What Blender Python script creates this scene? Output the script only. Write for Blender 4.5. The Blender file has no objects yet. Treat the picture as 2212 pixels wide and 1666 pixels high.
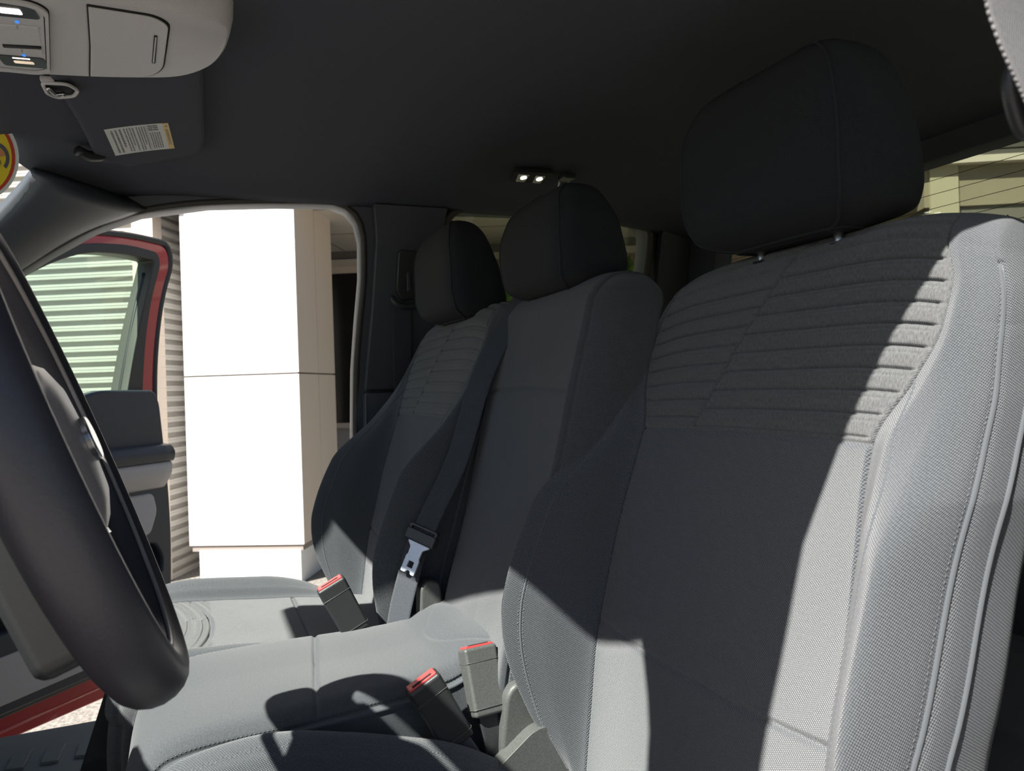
import bpy, math, random
import numpy as np
from mathutils import Vector, Matrix
random.seed(7); rng = np.random.default_rng(7)
SC = bpy.context.scene; COL = SC.collection
R = math.radians

# ------------------------------------------------------------------ camera, sky, sun, exposure
# x runs to the rear of the truck, y from the driver's door to the passenger's door.
OFF = np.array([0.0, -1.067, 1.35])            # the lens stands here; tables below are measured from the lens
cam_d = bpy.data.cameras.new('camera'); cam = bpy.data.objects.new('camera', cam_d); COL.objects.link(cam)
cam.location = OFF.tolist()
cam_d.sensor_width = 36; cam_d.lens = 1620 / 2212 * 36; cam_d.clip_start = 0.02
psi = R(22.7); roll = 0.032
fw = Vector((math.sin(psi), math.cos(psi), 0)); rt = Vector((math.cos(psi), -math.sin(psi), 0)); up = Vector((0, 0, 1))
cr, sr = math.cos(roll), math.sin(roll)
cx = rt * cr - up * sr; cy = up * cr + rt * sr
cam.matrix_world = Matrix.Translation(OFF.tolist()) @ Matrix((cx, cy, -fw)).transposed().to_4x4()
cam_d.dof.use_dof = True; cam_d.dof.focus_distance = 1.0; cam_d.dof.aperture_fstop = 12
SC.camera = cam
SC.view_settings.view_transform = 'Standard'; SC.view_settings.look = 'None'
SC.view_settings.exposure = 0.09; SC.view_settings.gamma = 1.0; SC.view_settings.use_curve_mapping = False

SUN_DIR = Vector((1.0, 0.45, -1.28))           # the way the sunlight travels
W = bpy.data.worlds.new('sky'); SC.world = W; W.use_nodes = True
nt = W.node_tree; nt.nodes.clear()
sky = nt.nodes.new('ShaderNodeTexSky'); sky.sky_type = 'NISHITA'; sky.sun_disc = False
sky.sun_elevation = math.atan2(-SUN_DIR.z, math.hypot(SUN_DIR.x, SUN_DIR.y))
sky.sun_rotation = math.atan2(-SUN_DIR.x, -SUN_DIR.y); sky.air_density = 1.0; sky.dust_density = 2.0
bgn = nt.nodes.new('ShaderNodeBackground'); bgn.inputs[1].default_value = 0.12
wo = nt.nodes.new('ShaderNodeOutputWorld')
nt.links.new(sky.outputs[0], bgn.inputs[0]); nt.links.new(bgn.outputs[0], wo.inputs[0])
sd = bpy.data.lights.new('sun', 'SUN'); sun = bpy.data.objects.new('sun', sd); COL.objects.link(sun)
sd.energy = 14.5; sd.angle = R(0.6); sd.color = (1.0, 0.95, 0.87)
sun.rotation_euler = SUN_DIR.to_track_quat('-Z', 'Y').to_euler()

# ------------------------------------------------------------------ materials
def newmat(name):
    m = bpy.data.materials.new(name); m.use_nodes = True
    b = m.node_tree.nodes['Principled BSDF']
    return m, m.node_tree, b
def N(t, kind, **kw):
    n = t.nodes.new(kind)
    for k, v in kw.items(): setattr(n, k, v)
    return n
def plain(name, col, rough=0.5, metal=0.0, noise=0.0, nscale=300, bump=0.0, spec=0.5, coat=0.0):
    m, t, b = newmat(name)
    b.inputs['Base Color'].default_value = (*col, 1); b.inputs['Roughness'].default_value = rough
    b.inputs['Metallic'].default_value = metal; b.inputs['Specular IOR Level'].default_value = spec
    b.inputs['Coat Weight'].default_value = coat
    if noise or bump:
        tc = N(t, 'ShaderNodeTexCoord'); nz = N(t, 'ShaderNodeTexNoise'); nz.inputs['Scale'].default_value = nscale
        nz.inputs['Detail'].default_value = 3
        t.links.new(tc.outputs['Object'], nz.inputs['Vector'])
        if noise:
            mr = N(t, 'ShaderNodeMapRange'); mr.inputs[1].default_value = .3; mr.inputs[2].default_value = .7
            mr.inputs[3].default_value = 1 - noise; mr.inputs[4].default_value = 1 + noise
            mx = N(t, 'ShaderNodeVectorMath', operation='SCALE'); mx.inputs[0].default_value = col
            t.links.new(nz.outputs[0], mr.inputs[0]); t.links.new(mr.outputs[0], mx.inputs['Scale'])
            t.links.new(mx.outputs[0], b.inputs['Base Color'])
        if bump:
            bp = N(t, 'ShaderNodeBump'); bp.inputs['Strength'].default_value = 1; bp.inputs['Distance'].default_value = bump
            t.links.new(nz.outputs[0], bp.inputs['Height']); t.links.new(bp.outputs[0], b.inputs['Normal'])
    return m
def fabric(name, col, pitch=0.0017, contrast=0.35, melange=0.0, bumpd=0.0004, sheen=0.25, ang=0.0, aspect=1.0):
    """woven cloth: crossed thread waves laid out in metres on the uv map, with uneven yarn"""
    m, t, b = newmat(name)
    uv = N(t, 'ShaderNodeUVMap'); mp = N(t, 'ShaderNodeMapping'); mp.inputs['Rotation'].default_value = (0, 0, ang)
    k = 2 * math.pi / pitch; mp.inputs['Scale'].default_value = (k, k * aspect, 1)
    t.links.new(uv.outputs[0], mp.inputs['Vector'])
    sp = N(t, 'ShaderNodeSeparateXYZ'); t.links.new(mp.outputs[0], sp.inputs[0])
    sx = N(t, 'ShaderNodeMath', operation='SINE'); sy = N(t, 'ShaderNodeMath', operation='SINE')
    t.links.new(sp.outputs[0], sx.inputs[0]); t.links.new(sp.outputs[1], sy.inputs[0])
    mu = N(t, 'ShaderNodeMath', operation='MULTIPLY'); t.links.new(sx.outputs[0], mu.inputs[0]); t.links.new(sy.outputs[0], mu.inputs[1])
    nz = N(t, 'ShaderNodeTexNoise'); nz.inputs['Scale'].default_value = 420; nz.inputs['Detail'].default_value = 2
    m2 = N(t, 'ShaderNodeMapping'); m2.inputs['Scale'].default_value = (1.6, .5, 1) if melange else (1, 1, 1)
    t.links.new(uv.outputs[0], m2.inputs['Vector']); t.links.new(m2.outputs[0], nz.inputs['Vector'])
    mr = N(t, 'ShaderNodeMapRange'); mr.inputs[1].default_value = .3; mr.inputs[2].default_value = .7
    mr.inputs[3].default_value = 1 - max(.16, melange); mr.inputs[4].default_value = 1 + max(.16, melange)
    t.links.new(nz.outputs[0], mr.inputs[0])
    wv = N(t, 'ShaderNodeMath', operation='MULTIPLY_ADD'); wv.inputs[1].default_value = contrast; wv.inputs[2].default_value = 1
    t.links.new(mu.outputs[0], wv.inputs[0])
    pr = N(t, 'ShaderNodeMath', operation='MULTIPLY'); t.links.new(wv.outputs[0], pr.inputs[0]); t.links.new(mr.outputs[0], pr.inputs[1])
    vs = N(t, 'ShaderNodeVectorMath', operation='SCALE'); vs.inputs[0].default_value = col
    t.links.new(pr.outputs[0], vs.inputs['Scale']); t.links.new(vs.outputs[0], b.inputs['Base Color'])
    bp = N(t, 'ShaderNodeBump'); bp.inputs['Distance'].default_value = bumpd; bp.inputs['Strength'].default_value = .8
    t.links.new(mu.outputs[0], bp.inputs['Height']); t.links.new(bp.outputs[0], b.inputs['Normal'])
    b.inputs['Roughness'].default_value = .85; b.inputs['Specular IOR Level'].default_value = .25
    b.inputs['Sheen Weight'].default_value = sheen; b.inputs['Sheen Roughness'].default_value = .5
    return m
def glassmat(name, tint=(1, 1, 1), refl=0.06):
    m = bpy.data.materials.new(name); m.use_nodes = True; t = m.node_tree; t.nodes.clear()
    tr = N(t, 'ShaderNodeBsdfTransparent'); tr.inputs[0].default_value = (*tint, 1)
    gl = N(t, 'ShaderNodeBsdfGlossy'); gl.inputs['Roughness'].default_value = 0.01; gl.inputs[0].default_value = (.9, 1, .95, 1)
    mx = N(t, 'ShaderNodeMixShader'); mx.inputs[0].default_value = refl; o = N(t, 'ShaderNodeOutputMaterial')
    t.links.new(tr.outputs[0], mx.inputs[1]); t.links.new(gl.outputs[0], mx.inputs[2]); t.links.new(mx.outputs[0], o.inputs[0])
    return m
def emit(name, col, s):
    m, t, b = newmat(name)
    b.inputs['Base Color'].default_value = (*col, 1)
    b.inputs['Emission Color'].default_value = (*col, 1); b.inputs['Emission Strength'].default_value = s
    return m
M = dict(
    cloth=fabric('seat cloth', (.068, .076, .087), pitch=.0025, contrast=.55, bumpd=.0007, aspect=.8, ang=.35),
    cloth_fine=fabric('centre cloth', (.068, .075, .085), pitch=.0019, contrast=.42, bumpd=.0004, sheen=.2),
    cloth_mel=fabric('striped cloth', (.082, .087, .092), pitch=.0018, contrast=.40, melange=.34, bumpd=.0003),
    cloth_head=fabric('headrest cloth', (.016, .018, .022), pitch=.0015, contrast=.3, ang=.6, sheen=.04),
    carpet=plain('seat base cloth', (.016, .016, .018), .95, noise=.3, nscale=900, bump=.0006),
    thread=plain('thread', (.10, .105, .115), .85),
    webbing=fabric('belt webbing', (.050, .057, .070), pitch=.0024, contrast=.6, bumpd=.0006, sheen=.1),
    headliner=plain('headliner cloth', (.075, .078, .095), .95, noise=.2, nscale=1200, bump=.0004, spec=.2),
    trim=plain('dark trim plastic', (.050, .056, .068), .48, noise=.06, nscale=900, bump=.00015),
    webbing_lit=fabric('near belt webbing', (.12, .12, .125), pitch=.0024, contrast=.5, bumpd=.0006, sheen=.1),  # paler copy of the belt webbing: sunlight put into the colour
    trim_seal=plain('door seal', (.060, .053, .048), .5),
    plastic=plain('black plastic', (.028, .030, .032), .38, noise=.1, nscale=900, bump=.0001),
    plastic_grey=plain('dusty grey plastic', (.070, .074, .072), .5, noise=.14, nscale=420, bump=.0002),
    console=plain('console plastic', (.60, .57, .56), .55, noise=.12, nscale=1400, bump=.0002),
    console_dark=plain('console lamp recess', (.03, .035, .045), .3),
    gap=plain('shut line', (.006, .006, .008), .8),
    leather=plain('steering wheel leather', (.045, .043, .052), .42, noise=.1, nscale=500, bump=.0002),
    hubgrey=plain('steering wheel spoke trim', (.30, .275, .27), .4, noise=.06),  # also paints the lit rim edge and the hub's reflection
    satin=plain('satin silver', (.55, .55, .55), .25, metal=1),
    chrome=plain('steel', (.75, .8, .85), .3, metal=1),
    steel_pl=plain('plated steel', (.62, .68, .76), .42, metal=.6, noise=.1),
    redbtn=plain('red plastic', (.62, .05, .05), .35, coat=.3),
    paint=plain('red paint', (.58, .030, .030), .30, coat=.7),
    paper=plain('label paper', (.62, .62, .58), .6),
    paper_y=plain('label yellow', (.72, .50, .16), .6),
    ink=plain('label ink', (.16, .16, .16), .7),
    st_yellow=plain('sticker yellow', (.85, .66, .02), .45),
    st_red=plain('sticker red', (.6, .05, .02), .45),
    st_dark=plain('sticker print', (.10, .10, .12), .5),
    st_pink=plain('sticker pale print', (.65, .28, .12), .5),
    st_white=plain('sticker border', (.75, .8, .74), .5),
    lamp=emit('dome lamp', (1, .96, .9), 12),
    lamp_soft=emit('map lamp', (1, .93, .85), 3.0),
    lamp_dim=emit('map lamp warm', (1, .8, .6), .5),
    blue=emit('blue indicator', (.05, .25, .9), .8),
    glass=glassmat('windshield glass', (.93, .97, .95), .04),
    glass_green=glassmat('door glass', (.76, .87, .80), .04),
    glass_priv=glassmat('rear glass', (.60, .62, .54), .03),
    wire=plain('heater wire', (.10, .07, .04), .6),
    white=plain('white cladding', (.80, .80, .80), .45, noise=.02, nscale=3),
    seam_w=plain('cladding joint', (.25, .22, .2), .8),
    cream=plain('cream cladding', (.66, .57, .49), .45),
    soffit=plain('soffit', (.54, .51, .46), .5),
    siding=plain('ribbed siding', (.46, .44, .41), .38, noise=.05, nscale=4),
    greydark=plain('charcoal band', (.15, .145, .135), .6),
    darkglass=plain('shop window', (.02, .02, .02), .12),
    stucco=plain('stucco', (.42, .40, .38), .85, noise=.08, nscale=40, bump=.002),
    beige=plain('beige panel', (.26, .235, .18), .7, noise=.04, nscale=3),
    reflect_tone=plain('pale reflection beige', (.40, .38, .29), .7),  # pale tone standing for a reflection in the rear glass
    brown=plain('brown band', (.30, .22, .20), .7),
    tread=plain('scuff plate', (.26, .29, .285), .38, noise=.1, nscale=600, bump=.0002),
    floor=plain('floor carpet', (.018, .018, .02), .95, noise=.3, nscale=700, bump=.001),
    asphalt=plain('asphalt', (.19, .178, .16), .9, noise=.45, nscale=55, bump=.006),
    leaf=plain('leaves', (.10, .22, .02), .6, noise=.5, nscale=3),
    bark=plain('bark', (.12, .08, .05), .9),
)

# ------------------------------------------------------------------ mesh helpers
class MB:
    def __init__(s): s.v = []; s.f = []; s.uv = None
    def add(s, v, f, uv=None):
        o = len(s.v); s.v += [tuple(map(float, p)) for p in v]; s.f += [tuple(i + o for i in q) for q in f]
        if uv is not None:
            if s.uv is None: s.uv = [(0, 0)] * o
            s.uv += [tuple(q) for q in uv]
        elif s.uv is not None: s.uv += [(p[0], p[1]) for p in v]
        return s
    def grid(s, P, closed_u=False, closed_v=False, uv=None, flip=False, capu=False):
        """P[n][m] points"""
        P = np.asarray(P, float); n, m = P.shape[:2]; f = []
        for i in range(n if closed_v else n - 1):
            for j in range(m if closed_u else m - 1):
                a = i * m + j; b = i * m + (j + 1) % m; c = ((i + 1) % n) * m + (j + 1) % m; d = ((i + 1) % n) * m + j
                f.append((a, d, c, b) if flip else (a, b, c, d))
        if capu:
            f.append(tuple(range(m))[::1 if flip else -1]); f.append(tuple((n - 1) * m + k for k in range(m))[::-1 if flip else 1])
        s.add(P.reshape(-1, 3), f, None if uv is None else np.asarray(uv).reshape(-1, 2)); return s
    def box(s, c, d, rot=None):
        c = np.array(c, float); h = np.array(d, float) / 2
        v = np.array([(x, y, z) for z in (-1, 1) for y in (-1, 1) for x in (-1, 1)]) * h
        if rot is not None: v = v @ np.array(rot).T
        return s.add(v + c, [(0, 2, 3, 1), (4, 5, 7, 6), (0, 1, 5, 4), (2, 6, 7, 3), (0, 4, 6, 2), (1, 3, 7, 5)])
    def hexa(s, v8):
        return s.add(v8, [(0, 2, 3, 1), (4, 5, 7, 6), (0, 1, 5, 4), (2, 6, 7, 3), (0, 4, 6, 2), (1, 3, 7, 5)])
    def tube(s, path, r, n=10, closed=False, flat=None):
        P = np.asarray(path, float); k = len(P); rr = np.broadcast_to(r, (k,)) if np.ndim(r) < 2 else r
        T = np.roll(P, -1, 0) - np.roll(P, 1, 0)
        if not closed: T[0] = P[1] - P[0]; T[-1] = P[-1] - P[-2]
        T /= np.linalg.norm(T, axis=1)[:, None] + 1e-12
        u = np.cross(T[0], (0, 0, 1)); 
        if np.linalg.norm(u) < .1: u = np.cross(T[0], (1, 0, 0))
        rows = []
        for i in range(k):
            u = u - T[i] * np.dot(u, T[i]); u /= np.linalg.norm(u); w = np.cross(T[i], u)
            rows.append([P[i] + rr[i] * (math.cos(a) * u + math.sin(a) * w) for a in np.linspace(0, 2 * math.pi, n, endpoint=False)])
        return s.grid(rows, closed_u=True, closed_v=closed, capu=not closed)
    def prism(s, poly, z0, z1, fn=lambda p: p):
        n = len(poly); v = [fn((x, y, z0)) for x, y in poly] + [fn((x, y, z1)) for x, y in poly]
        f = [tuple(range(n))[::-1], tuple(range(n, 2 * n))] + [(i, (i + 1) % n, n + (i + 1) % n, n + i) for i in range(n)]
        return s.add(v, f)
def pchip(x, y, q):
    x = np.asarray(x, float); y = np.asarray(y, float); q = np.asarray(q, float)
    if x[0] > x[-1]: x = x[::-1]; y = y[::-1]
    h = np.diff(x); d = np.diff(y) / h; m = np.zeros_like(y)
    for i in range(1, len(x) - 1):
        if d[i - 1] * d[i] > 0:
            w1 = 2 * h[i] + h[i - 1]; w2 = h[i] + 2 * h[i - 1]; m[i] = (w1 + w2) / (w1 / d[i - 1] + w2 / d[i])
    m[0] = d[0]; m[-1] = d[-1]
    i = np.clip(np.searchsorted(x, q) - 1, 0, len(x) - 2); t = np.clip((q - x[i]) / h[i], 0, 1)
    return (2*t**3-3*t**2+1)*y[i] + (t**3-2*t**2+t)*h[i]*m[i] + (-2*t**3+3*t**2)*y[i+1] + (t**3-t**2)*h[i]*m[i+1]
def curve(pts, n, closed=False):
    """smooth run through points"""
    P = np.asarray(pts, float)
    if closed: P = np.vstack([P, P[:1]])
    d = np.r_[0, np.cumsum(np.linalg.norm(np.diff(P, axis=0), axis=1))]
    q = np.linspace(0, d[-1], n, endpoint=not closed)
    if not closed: return np.stack([pchip(d, P[:, k], q) for k in range(P.shape[1])], 1)
    L = d[-1]; dd = np.r_[d[-3:-1] - L, d, d[1:3] + L]; PP = np.vstack([P[-3:-1], P, P[1:3]])
    return np.stack([pchip(dd, PP[:, k], q) for k in range(P.shape[1])], 1)
def link(name, me, mats, parent=None, base=None, smooth=True):
    o = bpy.data.objects.new(name, me); COL.objects.link(o)
    for m in (mats if isinstance(mats, (list, tuple)) else [mats]): me.materials.append(M[m])
    if smooth: me.polygons.foreach_set('use_smooth', [True] * len(me.polygons))
    if parent is not None: o.parent = parent
    return o
def mesh_of(mb, shift):
    me = bpy.data.meshes.new('m'); v = [tuple(np.array(p) + shift) for p in mb.v]
    me.from_pydata(v, [], mb.f)
    if mb.uv is not None:
        l = me.uv_layers.new(name='UVMap'); idx = np.zeros(len(me.loops), int); me.loops.foreach_get('vertex_index', idx)
        l.data.foreach_set('uv', np.array(mb.uv)[idx].ravel())
    me.update(); return me
def world_base(o):
    b = np.zeros(3)
    while o is not None: b += np.array(o['_b']) if '_b' in o else np.array(o.location); o = o.parent
    return b
BASE = {}
def build(mb, name, mats, parent=None, bevel=0, seg=2, smooth=True, sub=0, solid=0, origin=None, offset=-1, autos=None):
    """one mesh object; coordinates are measured from the lens unless the parent has its own frame"""
    if parent is not None: shift = -BASE[parent.name]
    else:
        c = np.array(mb.v); c = np.array([c[:, 0].mean(), c[:, 1].mean(), c[:, 2].min()]) if origin is None else np.array(origin)
        shift = -c
    me = mesh_of(mb, shift); o = link(name, me, mats, parent, smooth=smooth)
    if parent is None: o.location = (c + OFF).tolist(); BASE[o.name] = c
    else: BASE[o.name] = BASE[parent.name]
    if solid: d = o.modifiers.new('s', 'SOLIDIFY'); d.thickness = solid; d.offset = offset
    if bevel:
        b = o.modifiers.new('b', 'BEVEL'); b.width = bevel; b.segments = seg; b.limit_method = 'ANGLE'; b.angle_limit = R(38)
        b.harden_normals = True
    if sub: d = o.modifiers.new('u', 'SUBSURF'); d.levels = sub; d.render_levels = sub
    if smooth and autos is not None:
        me.set_sharp_from_angle(angle=R(autos))
    return o
def tag(o, label, cat, group=None):
    o['label'] = label; o['category'] = cat
    if group: o['group'] = group
    return o
def thing(name, label, cat, base, group=None):
    o = bpy.data.objects.new(name, None); COL.objects.link(o); o.empty_display_size = .05
    base = np.array(base, float); o.location = (base + OFF).tolist(); BASE[o.name] = base
    return tag(o, label, cat, group)
def struct(mb, name, mats, **kw):
    o = build(mb, name, mats, **kw); o['kind'] = 'structure'; return o
def flatpanel(outlines, thick, fn, bevel=0.0):
    """filled outline with holes -> MB, thickness along local z, mapped by fn(x, y, z)"""
    cu = bpy.data.curves.new('t', 'CURVE'); cu.dimensions = '2D'; cu.fill_mode = 'BOTH'; cu.extrude = thick / 2
    cu.bevel_depth = bevel; cu.bevel_resolution = 2
    for pts in outlines:
        sp = cu.splines.new('POLY'); sp.points.add(len(pts) - 1); sp.use_cyclic_u = True
        for p, q in zip(sp.points, pts): p.co = (q[0], q[1], 0, 1)
    o = bpy.data.objects.new('t', cu); me = bpy.data.meshes.new_from_object(o)
    mb = MB(); mb.add([fn(*v.co) for v in me.vertices], [tuple(p.vertices) for p in me.polygons])
    bpy.data.objects.remove(o); bpy.data.curves.remove(cu); bpy.data.meshes.remove(me)
    return mb
def rrect(x0, y0, x1, y1, r, n=6):
    out = []
    for cxx, cyy, a in ((x1 - r, y1 - r, 0), (x0 + r, y1 - r, 90), (x0 + r, y0 + r, 180), (x1 - r, y0 + r, 270)):
        for k in range(n + 1):
            t = R(a + 90 * k / n); out.append((cxx + r * math.cos(t), cyy + r * math.sin(t)))
    return out
def roundpoly(pts, r, n=5):
    """rounded corners on a polygon; r may be a list"""
    out = []; k = len(pts)
    for i in range(k):
        p = np.array(pts[i], float); a = np.array(pts[i - 1], float); b = np.array(pts[(i + 1) % k], float)
        rr = r[i] if isinstance(r, (list, tuple)) else r
        if rr <= 0: out.append(tuple(p)); continue
        da = (a - p) / np.linalg.norm(a - p); db = (b - p) / np.linalg.norm(b - p)
        rr = min(rr, .48 * np.linalg.norm(a - p), .48 * np.linalg.norm(b - p))
        A = p + da * rr; B = p + db * rr
        for t in np.linspace(0, 1, n + 1): out.append(tuple((1-t)**2 * A + 2*t*(1-t) * p + t*t * B))
    return out

# ------------------------------------------------------------------ cab shell (setting)
YC = 1.067
def side_y(s, z): return YC + s * (0.84 - 0.30 * z) if z > -0.05 else YC + s * (0.855 + .0 * z)
DOOR = [(-1.05, -.16), (-.90, -.08), (-.62, .10), (-.362, .256), (-.284, .309), (-.196, .363), (-.106, .40), (.033, .426), (.18, .438), (.300, .443),
        (.340, .432), (.366, .405), (.378, .36), (.381, .275), (.374, .165), (.369, .05), (.368, -.12), (.36, -.45), (.33, -.62), (.27, -.74), (.18, -.79), (-.75, -.79), (-.95, -.70), (-1.05, -.5)]
QWIN = [(.572, .37), (.578, .41), (.592, .43), (.62, .445), (.86, .451), (1.12, .449), (1.158, .437), (1.176, .41), (1.180, .37), (1.178, .10), (1.15, .02), (.62, .0), (.585, .03), (.573, .10)]
def side_outline(): return [(-1.25, -.95), (1.36, -.95), (1.36, .40), (1.30, .47), (1.0, .485), (.3, .485), (0, .475), (-.2, .425), (-.36, .34), (-.62, .19), (-.90, .01), (-1.25, -.12)]
for s, nm in ((1, 'wall_passenger'), (-1, 'wall_driver')):
    dx = 0.0 if s > 0 else 0.150
    door = [(x + dx if x > .3 else x, z) for x, z in DOOR]
    if s < 0: door = [(-1.05, -.20), (-.90, -.12), (-.62, .015), (-.40, .135), (-.20, .25), (-.09, .325), (-.015, .375), (.06, .428), (.165, .448), (.25, .455), (.34, .450)] + door[10:]
    o = struct(flatpanel([side_outline(), door, QWIN], .05, lambda x, y, z, s=s: (x, side_y(s, y) + s * ((.03 + z) if s > 0 else (.010 + z * .3)), y), bevel=.006 if s > 0 else .002), nm, 'trim')
    # soft seal round the door opening
    P = curve([(x, side_y(s, z) + s * .002, z) for x, z in door], 160, closed=True)
    o = struct(MB().tube(P, .008 if s > 0 else .006, 8, closed=True), 'trim_seal_passenger' if s > 0 else 'trim_seal_driver', 'trim_seal')
    o.name = 'trim_1' if s > 0 else 'trim_2'
    g = struct(flatpanel([[(x, z) for x, z in QWIN]], .004, lambda x, y, z, s=s: (x, side_y(s, y) + s * (.045 + z), y)), 'window_2' if s > 0 else 'window_3', 'glass_priv', smooth=False)

def liner_z(x, y):
    q = abs(y - YC) / .69
    z = .488 - .045 * q ** 4 - .02 * max(0, q - .9) * 10 * .3
    if x < -.02: z -= .55 * (x + .02) ** 2 + .03 * max(0, -.02 - x) * 1
    if x > .9: z -= .045 * ((x - .9) / .4) ** 2
    return z
def head_x(y):
    q = (y - YC) / .6
    return pchip([-1.15, -.93, -.80, -.58, 0, .45, .8, .95, 1.15], [-.04, -.13, -.16, -.205, -.30, -.30, -.290, -.270, -.215], q)
ys = np.linspace(YC - .70, YC + .70, 61)
rows = []
for t in np.linspace(0, 1, 50):
    rows.append([(head_x(y) * (1 - t) + 1.33 * t, y, liner_z(float(head_x(y)) * (1 - t) + 1.33 * t, y)) for y in ys])
o = struct(MB().grid(rows), 'ceiling', 'headliner', solid=.03, offset=-1)
# rear wall with the back glass
bw = flatpanel([[(YC - .86, -.95), (YC + .86, -.95), (YC + .86, 0), (YC + .72, .43), (YC + .5, .47), (YC - .5, .47), (YC - .72, .43), (YC - .86, 0)],
                roundpoly([(YC - .66, .0), (YC + .66, .0), (YC + .57, .405), (YC - .57, .405)], .05)], .05,
               lambda x, y, z: (1.325 + z, x, y), bevel=.004)
struct(bw, 'wall_back', 'headliner')
w = struct(flatpanel([roundpoly([(YC - .68, -.02), (YC + .68, -.02), (YC + .58, .415), (YC - .58, .415)], .05)], .004,
                 lambda x, y, z: (1.345 + z + .03 * (1 - ((x - YC) / .6) ** 2) * 0, x, y)), 'window_1', 'glass_priv', smooth=False)
hw = MB()
for k in range(14):
    z = .375 - k * .0275
    hw.tube([(1.338, YC - .60 + .01, z), (1.338, YC + .60, z)], .0006, 5)
h = build(hw, 'heater_wires', 'wire', parent=w)
# windshield and its dark surround
ws_rows = []
for t in np.linspace(0, 1, 14):
    row = []
    for y in np.linspace(YC - .66 - .08 * t, YC + .60 + .14 * t, 25):
        x0 = float(head_x(YC + (y - YC) / (1 + .12 * t))); z0 = liner_z(x0, y) - .012
        q = abs(y - YC) / .75
        x1 = -1.12 + .18 * q * q; z1 = -.10
        row.append((x0 * (1 - t) + x1 * t, y, z0 * (1 - t) + z1 * t + .02 * math.sin(math.pi * t)))
    ws_rows.append(row)
wsP = np.array(ws_rows)
struct(MB().grid(wsP), 'window_4', 'glass')
# front pillars: a swelling strip between the glass edge and the door opening
for s in (1, -1):
    if s > 0:
        A = curve([(-.262, YC + .52, .412), (-.285, 1.625, .395), (-.335, 1.665, .350), (-.50, 1.73, .215), (-.75, 1.80, .06), (-1.05, 1.86, -.10)], 40)
        B = curve([(-.085, 1.79, .405), (-.106, 1.787, .395), (-.196, 1.80, .358), (-.362, 1.832, .250), (-.62, 1.868, .09), (-.95, 1.90, -.12)], 40)
    else:
        A = curve([(-.08, .53, .44), (-.12, .49, .425), (-.165, .45, .385), (-.25, .425, .32), (-.42, .39, .21), (-.72, .33, .05), (-1.05, .27, -.10)], 40)
        B = curve([(.06, .355, .428), (-.015, .34, .377), (-.09, .325, .327), (-.20, .30, .252), (-.40, .27, .137), (-.62, .235, .017), (-.90, .20, -.12)], 40)
    rows = []
    for a, b in zip(A, B):
        n = np.array((.25, -s * .75, -.6)); n /= np.linalg.norm(n); out = -n
        ring = []
        for q in np.linspace(0, 1, 9): ring.append(a * (1 - q) + b * q + n * .028 * math.sin(math.pi * q) ** .7)
        for q in np.linspace(1, 0, 5): ring.append(a * (1 - q) + b * q + out * (.035 if s > 0 else .012))
        rows.append(ring)
    struct(MB().grid(rows, closed_u=True, capu=True, flip=(s < 0)), 'trim_3' if s > 0 else 'trim_4', 'trim')
# floor and firewall
struct(MB().box((.15, YC, -.83), (2.5, 1.66, .06)), 'floor', 'floor', smooth=False)
struct(MB().box((-1.15, YC, -.52), (.06, 1.68, .84)), 'wall_front', 'trim', smooth=False)

# ------------------------------------------------------------------ seats
def back_surface(T, zb, zt, rz, zn, zsplit=-.08, zn2=120, ncol=(70, 34, 14, 8, 14, 10), drop=.05, bs=(1, 1)):
    """rows x columns of a seat back. T = dict of z-keyed tables"""
    zz = list(np.linspace(zb, zsplit, zn)[:-1]) + list(np.linspace(zsplit, zt - rz, zn2)); ph = [0] * len(zz)
    for a in np.linspace(0, math.pi / 2, 26)[1:]: zz.append(zt - rz + rz * math.sin(a)); ph.append(a)
    zz = np.array(zz); ph = np.array(ph)
    g = {k: pchip(T['z'], T[k], np.minimum(zz, max(T['z']))) for k in T if k != 'z'}
    knots = [0, .5, 1, 1.45, 2, 3, 4, 4.6, 5, 6]
    cs = [np.linspace(i, i + 1, n, endpoint=False) for i, n in enumerate(ncol)]; cs = np.r_[np.concatenate(cs), 6.0]
    halves = []
    for bsc in bs:
      rows = []
      for i in range(len(zz)):
        x0, b, hi, hc, ho, xw = (g[k][i] for k in ('x0', 'b', 'hi', 'hc', 'ho', 'xw')); xb = x0 + g['th'][i]
        b = b * bsc
        if bsc < .5:                                   # the entry-side bolster is flatter and broader
            k = min(1, max(0, (.06 - zz[i]) / .16)); ho = ho + .020 * k; xw = xw - .022 * k; hc = hc + k * (hi * .40 + ho * .60 - hc)
        kx = [x0, x0 - .002, x0 - .008, x0 - .008 - .55 * b, x0 - b, xw, xw + .028, (xw + .028 + xb) / 2, xb - .012, xb + .012]
        ky = [0, hi * .5, hi, hi * .52 + hc * .48, hc, ho, ho + .004, ho + .002, ho - .03, 0]
        X = pchip(knots, kx, cs); Y = pchip(knots, ky, cs)
        xm = (x0 + xb) / 2; X = xm + (X - xm) * max(math.cos(ph[i]), .0); Y = Y * (1 - .14 * (1 - math.cos(ph[i])))
        blend = np.clip((zz[i] - (zt - .30)) / .30, 0, 1) ** 1.5
        Z = zz[i] - drop * (Y / .27) ** 4 * blend
        rows.append(np.stack([X, Y, Z], 1))
      halves.append(np.array(rows))                      # one half, columns 0..6
    full = np.concatenate([halves[0][:, ::-1] * np.array([1, -1, 1]), halves[1][:, 1:]], 1)
    c = np.r_[-cs[::-1], cs[1:]]
    return full, c, zz
def normals(G):
    du = np.gradient(G, axis=1); dv = np.gradient(G, axis=0); n = np.cross(dv, du); n /= np.linalg.norm(n, axis=2)[..., None] + 1e-12
    return n
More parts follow.
